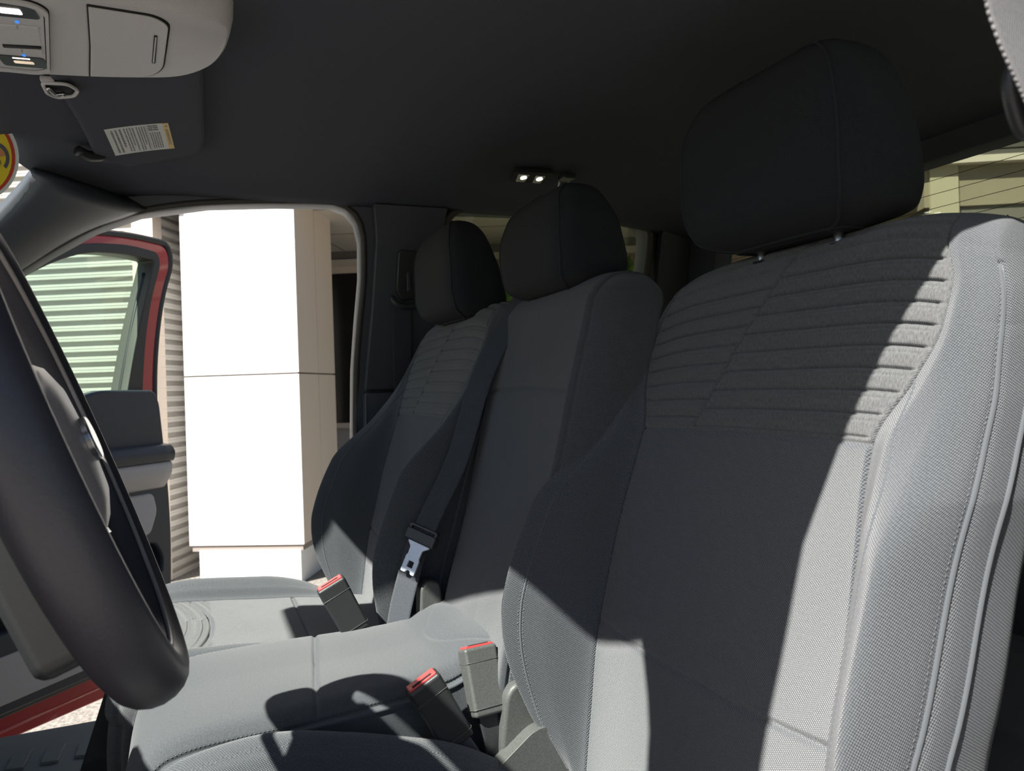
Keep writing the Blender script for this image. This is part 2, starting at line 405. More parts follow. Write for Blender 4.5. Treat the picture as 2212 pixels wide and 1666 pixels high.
def sample(G, c, rowz, cq, zq):
    """bilinear look-up of the seat surface at column value cq and row parameter zq"""
    j = np.interp(cq, c, np.arange(len(c))); i = np.interp(zq, rowz, np.arange(len(rowz)))
    j0 = np.clip(np.floor(j).astype(int), 0, len(c) - 2); i0 = np.clip(np.floor(i).astype(int), 0, len(rowz) - 2)
    fj = (j - j0)[..., None]; fi = (i - i0)[..., None]
    return (G[i0, j0]*(1-fi)*(1-fj) + G[i0, j0+1]*(1-fi)*fj + G[i0+1, j0]*fi*(1-fj) + G[i0+1, j0+1]*fi*fj)
def uvs(G, anchor=None):
    m = G.shape[1] // 2
    du = np.linalg.norm(np.diff(G, axis=1), axis=2); u = np.concatenate([np.zeros((G.shape[0], 1)), np.cumsum(du, 1)], 1); u -= u[:, m:m+1]
    dv = np.linalg.norm(np.diff(G[:, m], axis=0), axis=1); v = np.r_[0, np.cumsum(dv)]
    v = np.broadcast_to(v[:, None], u.shape); return np.stack([u, v], 2)
def sub(G, UV, c, rows, c0, c1, r0, r1):
    j = np.where((c >= c0 - 1e-6) & (c <= c1 + 1e-6))[0]; i = np.where((rows >= r0 - 1e-6) & (rows <= r1 + 1e-6))[0]
    return G[i[0]:i[-1]+1, j[0]:j[-1]+1], UV[i[0]:i[-1]+1, j[0]:j[-1]+1]
def stitches(path, nrm, L=.0036, gap=.0014, r=.0005):
    P = np.asarray(path); d = np.r_[0, np.cumsum(np.linalg.norm(np.diff(P, axis=0), axis=1))]; mb = MB(); s = 0
    while s + L < d[-1]:
        a = [np.array([np.interp(s + q * L, d, P[:, k]) for k in range(3)]) for q in (0, .5, 1)]
        n = np.array([np.interp(s + .5 * L, d, nrm[:, k]) for k in range(3)])
        mb.tube([a[0] - n * .0003, a[1] + n * .0001, a[2] - n * .0003], [r * .6, r, r * .6], 5); s += L + gap
    return mb
def gauss(d, w): return np.exp(-(d / w) ** 2)

def bucket_seat(name, label, dxyz, group, bs, kfront, kslope=1.0):
    dx, dy, dz = dxyz
    root = thing(name, label, 'seat', (.16 + dx, dy, -.80 + dz), group)
    BASE[root.name] = np.array((.16, 0, -.80))           # parts are laid out round the seat's own middle
    T = dict(z=[-.56, -.52, -.42, -.31, -.27, -.157, -.06, 0, .05, .09, .13],
             x0=[.438, .445, .460, .480, .490, .520, .550, .572, .590, .606, .622],
             b=[.0, .01, .080, .130, .137, .122, .050, .026, .014, .006, .0],
             hi=[.185, .185, .190, .195, .195, .190, .182, .208, .222, .220, .205],
             hc=[.208, .212, .224, .230, .231, .232, .236, .240, .241, .238, .225],
             ho=[.216, .224, .236, .242, .244, .247, .253, .258, .258, .254, .242],
             xw=[.480, .485, .490, .505, .518, .552, .582, .596, .605, .616, .628],
             th=[.13] * 11)
    G, c, zz = back_surface(T, -.56, .160, .04, 190, zn2=230, ncol=(110, 34, 12, 8, 12, 8), bs=bs)
    rowp = np.arange(len(zz), dtype=float); UV = uvs(G); n = normals(G)
    C, Zr = np.meshgrid(c, zz); Yl = G[..., 1]
    # pillowed stripes of the upper panel with the diagonal jog
    mid = G.shape[1] // 2; arc = UV[:, mid, 1]; s0 = np.interp(-.06, zz, arc); S = (arc - s0)[:, None] + 0 * C
    jog = .085 - .45 * S
    side = 1 / (1 + np.exp(-(jog - Yl) / .0016)); pitch = .0226
    def quilt(S_):
        ph = S_ / pitch; dist = np.abs(ph - np.round(ph)) * pitch; saw = (ph - np.floor(ph))
        d2 = np.abs(ph + .30 - np.round(ph + .30)) * pitch
        return -.0032 * gauss(dist, .0017) + .0023 * np.sin(np.pi * np.clip(saw, 0, 1)) ** .7 * (.65 + .5 * saw) - .0022 - .0008 * gauss(d2, .0012)
    groove = side * quilt(S - .005) + (1 - side) * quilt(S - .005 - pitch * .5)
    jd = np.abs(jog - Yl); groove += -.0022 * gauss(jd, .0020)
    hi = pchip(T['z'], T['hi'], np.minimum(zz, .13))[:, None]; fade = np.clip((hi - np.abs(Yl)) / .012, 0, 1)
    ins = (np.abs(C) <= 1.0) & (Zr >= -.06)
    disp = np.where(ins, groove * fade * np.clip((Zr + .058) / .004, 0, 1), 0)
    # seams
    disp += -.0035 * gauss((np.abs(C) - 1) * .20, .0035) * (np.abs(C) < 1.4)
    disp += np.where(np.abs(C) <= 1, -.0035 * gauss(Zr + .06, .0030), 0)
    disp += np.where(np.abs(C) <= 1.0, -.0028 * gauss(Zr + .322 - .012 * (Yl / .19) ** 2, .0028), 0)
    disp += .004 * gauss(S - .03 + .0 * C, .10) * (np.abs(C) < 1) * np.cos(Yl / .2 * 1.4)
    # soft undulation from filling and wear
    disp += .0012 * np.sin(Yl * 31 + Zr * 17) * np.sin(Zr * 23 - Yl * 9)
    disp += -.0028 * gauss((np.abs(C) - 3) * .03, .004) * (Zr < .12)
    G = G + n * disp[..., None]; n = normals(G)
    def piece(nm, mat, c0, c1, z0, z1, cap=False):
        i = np.where((zz >= z0) & (zz <= z1))[0]; j = np.where((c >= c0 - 1e-6) & (c <= c1 + 1e-6))[0]
        g = G[i[0]:i[-1]+1, j[0]:j[-1]+1]; u = UV[i[0]:i[-1]+1, j[0]:j[-1]+1]
        return build(MB().grid(g, uv=u, flip=True), nm, mat, parent=root)
    zs = zz[np.argmin(np.abs(zz + .06))]; zl = zz[np.argmin(np.abs(zz + .322))]
    piece('striped_panel', 'cloth_mel', -1, 1, zs, 1)['label'] = 'melange panel with quilted stripes'
    piece('back_panel', 'cloth', -1, 1, zl, zs)
    piece('lumbar_panel', 'cloth', -1, 1, -1, zl)
    piece('bolster', 'cloth', 1, 6, -1, 1); piece('bolster', 'cloth', -6, -1, -1, 1)
    # corded welts down the outer edges and the double stitched seam of the bolsters
    for s in (-1, 1):
        for cc, r in ((3.0, .0026), (4.05, .0024)):
            zq = np.linspace(-.50, .117, 90); p = sample(G, c, zz, np.full(90, s * cc), zq); nn = sample(n, c, zz, np.full(90, s * cc), zq)
            build(MB().tube(p + nn * .0002, r, 7), 'welt', 'cloth', parent=root)
        zq = np.linspace(-.50, .0, 160)
        cc = pchip([-.50, -.42, -.30, -.18, -.09, -.04, -.015, 0], [1.75, 1.72, 1.68, 1.66, 1.6, 1.42, 1.2, 1.03], zq)
        for k, d in enumerate((-.028, .028)):
            p = sample(G, c, zz, s * (cc + d), zq); nn = sample(n, c, zz, s * (cc + d), zq)
            build(stitches(p, nn), 'stitching', 'thread', parent=root)
        p = sample(G, c, zz, s * cc, zq); nn = sample(n, c, zz, s * cc, zq)
        build(MB().tube(p - nn * .0006, .0016, 6), 'seam', 'cloth', parent=root)
        zq = np.linspace(-.48, .10, 170)
        p = sample(G, c, zz, np.full(170, s * 2.86), zq); nn = sample(n, c, zz, np.full(170, s * 2.86), zq)
        build(stitches(p, nn), 'stitching', 'thread', parent=root)
    # cushion
    Tt = np.linspace(0, 1, 420)
    prof = curve([(.47, -.535), (.40, -.520), (.28, -.478), (.14, -.436), (.02, -.414), (-.05, -.418), (-.095, -.440), (-.118, -.475), (-.125, -.53), (-.122, -.60)], 420)
    prof[:, 1] = np.where(prof[:, 0] > .02, -.414 + (prof[:, 1] + .414) * kslope, prof[:, 1])
    prof[:, 0] = np.where(prof[:, 0] < .14, .14 - (.14 - prof[:, 0]) * kfront, prof[:, 0])
    tn = np.gradient(prof, axis=0); nn2 = np.stack([tn[:, 1], -tn[:, 0]], 1); nn2 /= np.linalg.norm(nn2, axis=1)[:, None]
    nn2 *= np.sign(nn2[:, 1:2] + 1e-9 - 2 * (0)) if False else 1
    if nn2[40, 1] < 0: nn2 = -nn2
    kn = [0, .5, 1, 1.45, 2, 2.5, 3, 4, 5]
    cs = np.r_[np.linspace(0, 1, 50, endpoint=False), np.linspace(1, 2, 24, endpoint=False), np.linspace(2, 3, 16, endpoint=False), np.linspace(3, 5, 16)]
    rows = []
    for i, (p, q) in enumerate(zip(prof, nn2)):
        t = Tt[i]; bl = .034 * math.sin(math.pi * min(1, max(0, (t + .04) * 1.15))) ** .5 if t < .83 else .034 * max(0, math.sin(math.pi * min(1, (t + .04) * 1.15))) ** .5
        rear = max(0, (p[0] - .33) / .14); bl *= 1 - .8 * min(1, rear)
        w = .262 - .03 * min(1, rear) ** 2 - .02 * max(0, t - .75) * 2
        kh = [0, .0, -.002, .52 * bl, bl, bl - .018, -.035 + bl * .3, -.10, -.15]
        ky = [0, .09, .182, .205, .230, w - .008, w, w + .002, w - .01]
        h = pchip(kn, kh, cs); y = pchip(kn, ky, cs)
        sink = max(0, p[0] - .25) ** 1.5 * .35; h = h - sink * np.clip((cs - .9) / 1.1, 0, 1) ** 1.3
        hz = h[:, None] * np.array([q[0], q[1]])[None]
        deep = np.where(cs > 3)[0]; hz[deep, 0] = hz[deep[0] - 1, 0]
        rows.append(np.stack([p[0] + hz[:, 0], y, p[1] + hz[:, 1]], 1))
    Hh = np.array(rows); K = np.concatenate([Hh[:, ::-1] * np.array([1, -1, 1]), Hh[:, 1:]], 1); cc = np.r_[-cs[::-1], cs[1:]]
    UVc = uvs(K); nk = normals(K)
    if nk[120, K.shape[1] // 2, 2] < 0: nk = -nk; fl = False
    else: fl = True
    Cc = cc[None, :] + 0 * K[..., 0]; Yk = K[..., 1]; Xk = K[..., 0]
    arc = UVc[:, K.shape[1] // 2, 1]; s1 = np.interp(-.14, -prof[:, 0][:240], arc[:240]); Sk = arc[:, None] - s1 + 0 * Cc
    side = 1 / (1 + np.exp(-((.05 - .35 * Sk) - Yk) / .0022)); ph = (Sk - 1.2 * Yk ** 2 - side * .013) / .026; dist = np.abs(ph - np.round(ph)) * .026
    zone = np.clip((Sk + .35 * 0 - .0) / .004, 0, 1) * (nk[..., 2] > .35) * (np.abs(Cc) <= 1) * np.clip((1 - np.abs(Cc)) / .06, 0, 1)
    dk = zone * (-.0036 * gauss(dist, .003) + .0012 * np.cos(2 * np.pi * dist / .026))
    dk += np.where(np.abs(Cc) <= 1, -.0035 * gauss(Sk - 1.2 * Yk ** 2, .003), 0)
    dk += np.where(np.abs(Cc) <= 1, -.003 * gauss(Xk - .30, .003), 0)
    dk += -.0035 * gauss((np.abs(Cc) - 1) * .18, .0035) * (np.abs(Cc) < 1.4)
    dk += -.0028 * gauss((np.abs(Cc) - 2.5) * .03, .003)
    dk += .0012 * np.sin(Yk * 27 + Xk * 19) * np.sin(Xk * 21 - Yk * 8)
    K = K + nk * dk[..., None]
    js = {k: int(np.argmin(np.abs(cc - k))) for k in (-5, -1, 1, 5)}
    ist = int(np.argmin(np.abs(arc - s1)))
    def cpiece(nm, mat, a, b, i0, i1):
        return build(MB().grid(K[i0:i1, js[a]:js[b]+1], uv=UVc[i0:i1, js[a]:js[b]+1], flip=fl), nm, mat, parent=root)
    cpiece('cushion_panel', 'cloth', -1, 1, 0, ist + 1); cpiece('striped_cushion_panel', 'cloth_mel', -1, 1, ist, len(K))
    cpiece('cushion_bolster', 'cloth', 1, 5, 0, len(K)); cpiece('cushion_bolster', 'cloth', -5, -1, 0, len(K))
    nk = normals(K); nk = nk if nk[120, K.shape[1] // 2, 2] > 0 else -nk
    for s in (-1, 1):
        iq = np.linspace(36, 336, 150); ccq = 1.35 + .3 * np.sin(np.pi * np.clip((iq - 20) / 350, 0, 1)) ** .6
        rr = np.arange(len(K), dtype=float)
        for d in (-.03, .03):
            p = sample(K, cc, rr, s * (ccq + d), iq); q = sample(nk, cc, rr, s * (ccq + d), iq)
            build(stitches(p, q), 'stitching', 'thread', parent=root)
    # under-seat base
    mb = MB(); mb.box((.17, 0, -.64), (.44, .42, .20)); build(mb, 'seat_base', 'carpet', parent=root, bevel=.02)
    for s in (-1, 1): build(MB().box((.17, s * .19, -.77), (.52, .04, .06)), 'seat_rail', 'plastic', parent=root, bevel=.004)
    # recliner hinge covers beside the cushion
    for s in (-1, 1):
        q = roundpoly([(.38, -.56), (.47, -.56), (.50, -.50), (.53, -.40), (.50, -.385), (.47, -.44), (.42, -.48)], .012)
        mb = MB().prism(q, -.010, .010, lambda p: (p[0], s * (.225) + p[2], p[1])); build(mb, 'hinge_cover', 'plastic_grey', parent=root, bevel=.003)
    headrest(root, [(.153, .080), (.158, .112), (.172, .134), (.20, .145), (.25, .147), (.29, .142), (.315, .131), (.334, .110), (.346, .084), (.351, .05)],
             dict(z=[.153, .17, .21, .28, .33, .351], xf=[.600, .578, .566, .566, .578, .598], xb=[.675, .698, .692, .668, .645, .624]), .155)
    root.location = (np.array((.16 + dx, dy, -.80 + dz)) + OFF).tolist()
    return root
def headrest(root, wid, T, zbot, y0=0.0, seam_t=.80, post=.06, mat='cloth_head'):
    wz = [a for a, b in wid]; wh = [b for a, b in wid]
    zz = wz[0] + (wz[-1] - wz[0]) * (.5 - .5 * np.cos(np.linspace(0, np.pi, 46)))
    th = np.linspace(0, 2 * np.pi, 96, endpoint=False) + np.pi; rows = []
    ex = 2 / 4.4
    for z in zz:
        hw = pchip(wz, wh, z); xf = pchip(T['z'], T['xf'], z); xb = pchip(T['z'], T['xb'], z)
        e = min((z - wz[0]) / .020, (wz[-1] - z) / .020, 1); e = math.sqrt(max(0, 1 - (1 - e) ** 2)) if e < 1 else 1
        xc = (xf + xb) / 2; hx = (xb - xf) / 2 * (.25 + .75 * e); hy = hw * (.80 + .20 * e)
        rows.append([(xc - hx * np.sign(np.cos(t)) * abs(np.cos(t)) ** ex, y0 + hy * np.sign(np.sin(t)) * abs(np.sin(t)) ** ex, z) for t in th])
    G = np.array(rows); d = np.linalg.norm(np.diff(np.concatenate([G, G[:, :1]], 1), axis=1), axis=2)
    u = np.concatenate([np.zeros((len(G), 1)), np.cumsum(d, 1)], 1)[:, :-1]; v = np.cumsum(np.r_[0, np.linalg.norm(np.diff(G[:, 0], axis=0), axis=1)])[:, None] + 0 * u
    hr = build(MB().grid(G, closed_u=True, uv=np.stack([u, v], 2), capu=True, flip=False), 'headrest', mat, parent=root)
    nn = normals(np.concatenate([G, G[:, :1]], 1))[:, :-1]
    if nn[20, 48, 0] > 0: nn = -nn
    for s in (-1, 1):
        t = s * seam_t; j = int(round(((t - np.pi) % (2 * np.pi)) / (2 * np.pi) * 96)) % 96
        p = G[2:-2, j] + nn[2:-2, j] * .0003; build(MB().tube(p, .0017, 6), 'headrest_seam', mat, parent=hr)
        j2 = (j + s * 2) % 96
        p = G[3:-3, j2]; build(stitches(p, nn[3:-3, j2], L=.006, gap=.003), 'stitching', 'cloth_head', parent=hr)
    p = G[3] + nn[3] * .0006; build(MB().tube(p, .0018, 6, closed=True), 'headrest_seam', mat, parent=hr)
    for s in (-1, 1):
        xm = (T['xf'][0] + T['xb'][0]) / 2
        build(MB().tube([(xm + .012, y0 + s * post, zbot - .06), (xm, y0 + s * post, zbot + .02)], .006, 10), 'headrest_post', 'chrome', parent=root)
        build(MB().tube([(xm + .008, y0 + s * post, zbot - .03), (xm + .006, y0 + s * post, zbot - .012)], .013, 12), 'post_collar', 'plastic', parent=root)
    return hr
drv = bucket_seat('bucket_seat', 'charcoal cloth front bucket seat nearest the camera, its outer bolster in bright sun', (0, .667, 0), None, (.36, 1.0), .86)
pas = bucket_seat('bucket_seat', 'charcoal cloth front bucket seat beside the open door on the far side', (-.13, 1.467, .004), None, (.72, 1.0), .56, .30)
for ch in pas.children:
    if ch.name.startswith('headrest'): ch.location.z -= .024          # its headrest sits lower

# centre seat
cen = thing('centre_seat', 'narrow charcoal cloth middle seat with tall headrest between the two bucket seats', 'seat', (.15, 1.055, -.80))
BASE[cen.name] = np.array((.15, 1.055, -.80))
Tc = dict(z=[-.42, -.35, -.2, -.01, .06, .13], x0=[.358, .370, .418, .465, .484, .505], b=[0] * 6, hi=[.122, .126, .136, .146, .146, .140],
          hc=[.130, .133, .142, .154, .154, .148], ho=[.136, .139, .149, .161, .163, .156], xw=[.378, .390, .436, .482, .502, .523], th=[.14] * 6)
G, c, zz = back_surface(Tc, -.42, .158, .045, 120, drop=.02)
n = normals(G); C, Zr = np.meshgrid(c, zz)
disp = -.004 * gauss(Zr + .010 - .006 * np.cos(G[..., 1] / .16 * 1.5), .0035) * (np.abs(C) < 1.9) * np.clip((1.1 - np.abs(C)) / .1, 0, 1)
disp += .006 * np.cos(np.clip(G[..., 1] / .175, -1, 1) * np.pi / 2) * (np.abs(C) < 2) - .003 * gauss((np.abs(C) - 2) * .03, .003)
disp += .001 * np.sin(G[..., 1] * 33 + Zr * 19)
G = G + n * disp[..., None] + np.array((0, 1.048, 0)); n = normals(G); UV = uvs(G)
j = [int(np.argmin(np.abs(c - k))) for k in (-6, -2, 2, 6)]; isx = int(np.argmin(np.abs(zz + .01)))
for nm, a, b, i0, i1 in (('upper_back_panel', j[1], j[2], isx, len(zz)), ('lower_back_panel', j[1], j[2], 0, isx + 1), ('side_panel', j[0], j[1], 0, len(zz)), ('side_panel', j[2], j[3], 0, len(zz))):
    build(MB().grid(G[i0:i1, a:b+1], uv=UV[i0:i1, a:b+1], flip=True), nm, 'cloth_fine', parent=cen)
for s in (-1, 1):
    zq = np.linspace(-.40, .11, 130); p = sample(G, c, zz, np.full(130, s * 2.0), zq); nn = sample(n, c, zz, np.full(130, s * 2.), zq)
    build(MB().tube(p, .0018, 6), 'seam', 'cloth_fine', parent=cen)
    p = sample(G, c, zz, np.full(130, s * 2.2), zq); build(stitches(p, nn), 'stitching', 'thread', parent=cen)
# centre cushion: broad flat pad, rolled front, ramp at the back
xs = curve([(.44, -.325), (.385, -.342), (.34, -.352), (.29, -.372), (.20, -.378), (.10, -.380), (.0, -.383), (-.05, -.392), (-.085, -.425), (-.10, -.48), (-.105, -.60)], 400)
tn = np.gradient(xs, axis=0); q = np.stack([-tn[:, 1], tn[:, 0]], 1); q /= np.linalg.norm(q, axis=1)[:, None]
if q[94, 1] < 0: q = -q
kn = [0, .5, 1, 1.5, 2, 3, 4]; cs = np.r_[np.linspace(0, 2, 60, endpoint=False), np.linspace(2, 4, 16)]; rows = []
for i, p in enumerate(xs):
    kh = [0, .001, -.002, -.012, -.030, -.10, -.16]; ky = [0, .07, .130, .148, .158, .160, .158]
    h = pchip(kn, kh, cs); y = pchip(kn, ky, cs) * (1 - .17 * min(1, max(0, (p[0] - .08) / .22)))
    hx = h * q[i, 0]; hx[cs > 2] = hx[cs <= 2][-1]; hz = h * max(q[i, 1], .0) + np.minimum(0, h + .03) * (1 - max(q[i, 1], 0))
    rows.append(np.stack([p[0] + hx, y, p[1] + hz], 1))
Hh = np.array(rows); K = np.concatenate([Hh[:, ::-1] * np.array([1, -1, 1]), Hh[:, 1:]], 1); cc = np.r_[-cs[::-1], cs[1:]]
nk = normals(K); fl = nk[94, K.shape[1] // 2, 2] > 0; nk = nk if fl else -nk
Cc = cc[None] + 0 * K[..., 0]; dk = -.0035 * gauss(K[..., 0] - .14 - .02 * (K[..., 1] / .15), .003) * (np.abs(Cc) < 1.7)
dk += -.0035 * gauss((np.abs(Cc) - 1.75) * .05, .003) + .0016 * np.sin(K[..., 0] * 24) * np.cos(K[..., 1] * 14)
dk += -.0018 * gauss(K[..., 0] - .305 - .10 * (K[..., 1] ** 2) / .02, .004) * (np.abs(Cc) < 1.7)
K = K + nk * dk[..., None] + np.array((0, 1.083, 0)); UVc = uvs(K)
i14 = int(np.argmin(np.abs(xs[:, 0] - .14)))
build(MB().grid(K[:i14+1], uv=UVc[:i14+1], flip=bool(fl)), 'rear_cushion', 'cloth_fine', parent=cen)
build(MB().grid(K[i14:], uv=UVc[i14:], flip=bool(fl)), 'front_cushion', 'cloth_fine', parent=cen)
rr = np.arange(len(K), dtype=float); nk = normals(K); nk = nk if fl else -nk
for s in (-1, 1):
    iq = np.linspace(19, 376, 150); p = sample(K, cc, rr, np.full(150, s * 1.9), iq); qn = sample(nk, cc, rr, np.full(150, s * 1.9), iq)
    build(MB().tube(p, .003, 7), 'welt', 'cloth', parent=cen)
    p = sample(K, cc, rr, np.full(150, s * 1.66), iq); qn = sample(nk, cc, rr, np.full(150, s * 1.66), iq); build(stitches(p, qn), 'stitching', 'thread', parent=cen)
build(MB().box((.14, 1.083, -.66), (.40, .22, .24)), 'seat_base', 'carpet', parent=cen, bevel=.02)
headrest(cen, [(.136, .06), (.142, .098), (.160, .120), (.195, .130), (.235, .130), (.258, .119), (.284, .102), (.298, .078), (.306, .05)],
         dict(z=[.136, .165, .215, .27, .306], xf=[.490, .472, .468, .480, .515], xb=[.600, .600, .590, .570, .545]), .15, y0=1.062, seam_t=.80, post=.05)

# ------------------------------------------------------------------ steering wheel
wc = np.array((-.101, .667, -.039)); tilt = R(20); yaw = R(4)
ax = np.array((math.cos(tilt) * math.cos(yaw), math.cos(tilt) * math.sin(yaw), math.sin(tilt)))          # towards the driver
wu = np.array((-math.sin(tilt) * math.cos(yaw), -math.sin(tilt) * math.sin(yaw), math.cos(tilt))); wy = np.array((-math.sin(yaw), math.cos(yaw), 0))
whl = thing('steering_wheel', 'dark leather steering wheel with silver badge at the left edge', 'steering wheel', wc)
P = [wc + .188 * (math.cos(a) * wu + math.sin(a) * wy) for a in np.linspace(0, 2 * math.pi, 90, endpoint=False)]
rows = []
for k, a in enumerate(np.linspace(0, 2 * math.pi, 90, endpoint=False)):
    rad = math.cos(a) * wu + math.sin(a) * wy
    rows.append([P[k] + .020 * math.cos(b) * rad + .0235 * math.sin(b) * ax for b in np.linspace(0, 2 * math.pi, 18, endpoint=False)])
build(MB().grid(rows, closed_u=True, closed_v=True), 'rim', 'leather', parent=whl)
rows = [[P[k] - .0155 * (math.cos(a) * wu + math.sin(a) * wy) + .0165 * ax + .0022 * (math.cos(b) * (math.cos(a) * wu + math.sin(a) * wy) + math.sin(b) * ax) for b in np.linspace(0, 6.283, 7)[:-1]] for k, a in enumerate(np.linspace(0, 2 * math.pi, 90, endpoint=False))]
build(MB().grid(rows, closed_u=True, closed_v=True), 'rim_light_line', 'hubgrey', parent=whl)  # thin pale line added to paint the lit inner edge of the rim
def wl(p): return wc + p[0] * wy + p[1] * wu + p[2] * ax
hub = rrect(-.085, -.075, .085, .075, .045, 8)
mb = MB(); rings = []
for sc, z in ((.96, -.045), (1.0, -.02), (.97, .0), (.86, .012), (.6, .019), (.2, .022)): rings.append([wl((x * sc, y * sc, z)) for x, y in hub])
build(MB().grid(rings, closed_u=True, capu=True), 'airbag_cover', 'hubgrey', parent=whl)  # paler than the leather: its reflection is put into the colour
for s in (-1, 1):
    sp = roundpoly([(s * .075, .035), (s * .172, .022), (s * .176, -.03), (s * .075, -.045)], .012)
    build(MB().prism(sp, -.022, .000, wl), 'spoke', 'leather', parent=whl, bevel=.005)
    sp = roundpoly([(s * .080, .030), (s * .150, .018), (s * .152, -.018), (s * .080, -.034)], .012)
    build(MB().prism(sp, .0, .010, wl), 'switch_panel', 'hubgrey', parent=whl, bevel=.003)
sp = roundpoly([(-.055, -.06), (.055, -.06), (.075, -.177), (-.075, -.177)], .012)
build(MB().prism(sp, -.024, -.004, wl), 'spoke', 'leather', parent=whl, bevel=.005)
build(MB().prism(roundpoly([(-.125, -.015), (.125, -.015), (.112, -.134), (-.112, -.134)], .015), -.056, -.010, wl), 'back_cover', 'plastic', parent=whl, bevel=.010, seg=3)
for s in (-1, 1):
    sp = roundpoly([(s * .020, -.072), (s * .036, -.072), (s * .050, -.168), (s * .034, -.168)], .004)
    build(MB().prism(sp, -.004, .004, wl), 'spoke_trim', 'satin', parent=whl, bevel=.002)
ov = [(.028 * math.cos(t), .018 * math.sin(t)) for t in np.linspace(0, 2 * math.pi, 28, endpoint=False)]
build(MB().prism(ov, .020, .027, wl), 'badge', 'satin', parent=whl, bevel=.002)

# column shroud and shift lever
col = thing('steering_column', 'black steering column shroud behind the steering wheel', 'steering column', wc + (-.2, 0, -.10))
rows = []
for t, w_, h_, o_ in ((-.060, .050, .050, -.03), (-.10, .065, .070, -.045), (-.18, .070, .075, -.045), (-.27, .065, .07, -.04), (-.34, .055, .06, -.03)):
    rows.append([wc + ax * t + wy * w_ * np.sign(math.cos(b)) * abs(math.cos(b)) ** .6 + wu * h_ * np.sign(math.sin(b)) * abs(math.sin(b)) ** .6 + wu * o_ for b in np.linspace(0, 2 * math.pi, 24, endpoint=False)])
build(MB().grid(rows, closed_u=True, capu=True), 'shroud', 'plastic', parent=col)
build(MB().tube(curve([wc + ax * -.10 + wy * .05, wc + ax * -.09 + wy * .11 + wu * .01, wc + ax * -.06 + wy * .165 + wu * .0], 12), .006, 8), 'shift_lever', 'plastic', parent=col)
build(MB().tube(curve([wc + ax * -.06 + wy * .125, wc + ax * -.05 + wy * .17, wc + ax * -.045 + wy * .212], 12), [.010, .018, .022, .025, .026, .027, .027, .027, .027, .026, .024, .018], 14), 'shift_knob', 'plastic', parent=col)

# dashboard (mostly out of frame, ahead of the wheel)
dash = thing('dashboard', 'dark dashboard ahead of the steering wheel', 'dashboard', (-.9, YC, -.6))
pr = [(-1.12, -.10), (-.75, -.04), (-.50, -.035), (-.40, -.07), (-.38, -.16), (-.44, -.34), (-.60, -.55), (-1.12, -.55)]
rows = [[(x, y, z) for x, z in roundpoly(pr, .04, 4)] for y in np.linspace(.26, 1.86, 14)]
build(MB().grid(rows, closed_u=True, capu=True), 'dash_body', 'trim', parent=dash)
rows = []
for y in np.linspace(.44, .90, 12):
    k = 1 - ((y - .667) / .25) ** 4
    rows.append([(-.39 - .2 * q, y, -.06 + .11 * k * math.sin(math.pi * (.15 + .85 * q)) ** .6) for q in np.linspace(0, 1, 9)] + [(-.60, y, -.10), (-.40, y, -.10)])
build(MB().grid(rows, closed_u=True, capu=True), 'cluster_hood', 'trim', parent=dash)

# ------------------------------------------------------------------ belts and buckles
def ribbon(path, wdir, w, th=.0013, n=90):
    P = curve(path, n); wd = np.asarray(wdir, float)
    if wd.ndim == 1: wd = np.repeat(wd[None], n, 0)
    else: wd = np.stack([np.interp(np.linspace(0, 1, n), np.linspace(0, 1, len(wd)), wd[:, k]) for k in range(3)], 1)
    T = np.gradient(P, axis=0); T /= np.linalg.norm(T, axis=1)[:, None]
    rows = []; L = np.r_[0, np.cumsum(np.linalg.norm(np.diff(P, axis=0), axis=1))]; uvv = []
    for p, t, d, l in zip(P, T, wd, L):
        d = d - t * (t @ d); d /= np.linalg.norm(d); nn = np.cross(t, d)
        q = np.linspace(-.5, .5, 13)
        rows.append([p + d * w * a + nn * (th / 2 + .0004 * (1 - (2 * a) ** 2)) for a in q] + [p + d * w * a - nn * th / 2 for a in q[::-1]])
        uvv.append([(a * w, l) for a in q] + [(a * w, l) for a in q[::-1]])
    return MB().grid(rows, closed_u=True, capu=True, uv=uvv)
def frame_box(c, ex, ey, ez, dims, taper=1.0):
    """box in its own axes; taper narrows the bottom"""
    c = np.array(c); v = []
    for z in (-1, 1):
        for y in (-1, 1):
            for x in (-1, 1):
                k = taper if z < 0 else 1
                v.append(c + ex * x * dims[0] / 2 * k + ey * y * dims[1] / 2 * k + ez * z * dims[2] / 2)
    return MB().hexa(v)
def unit(*a): a = np.array(a, float); return a / np.linalg.norm(a)
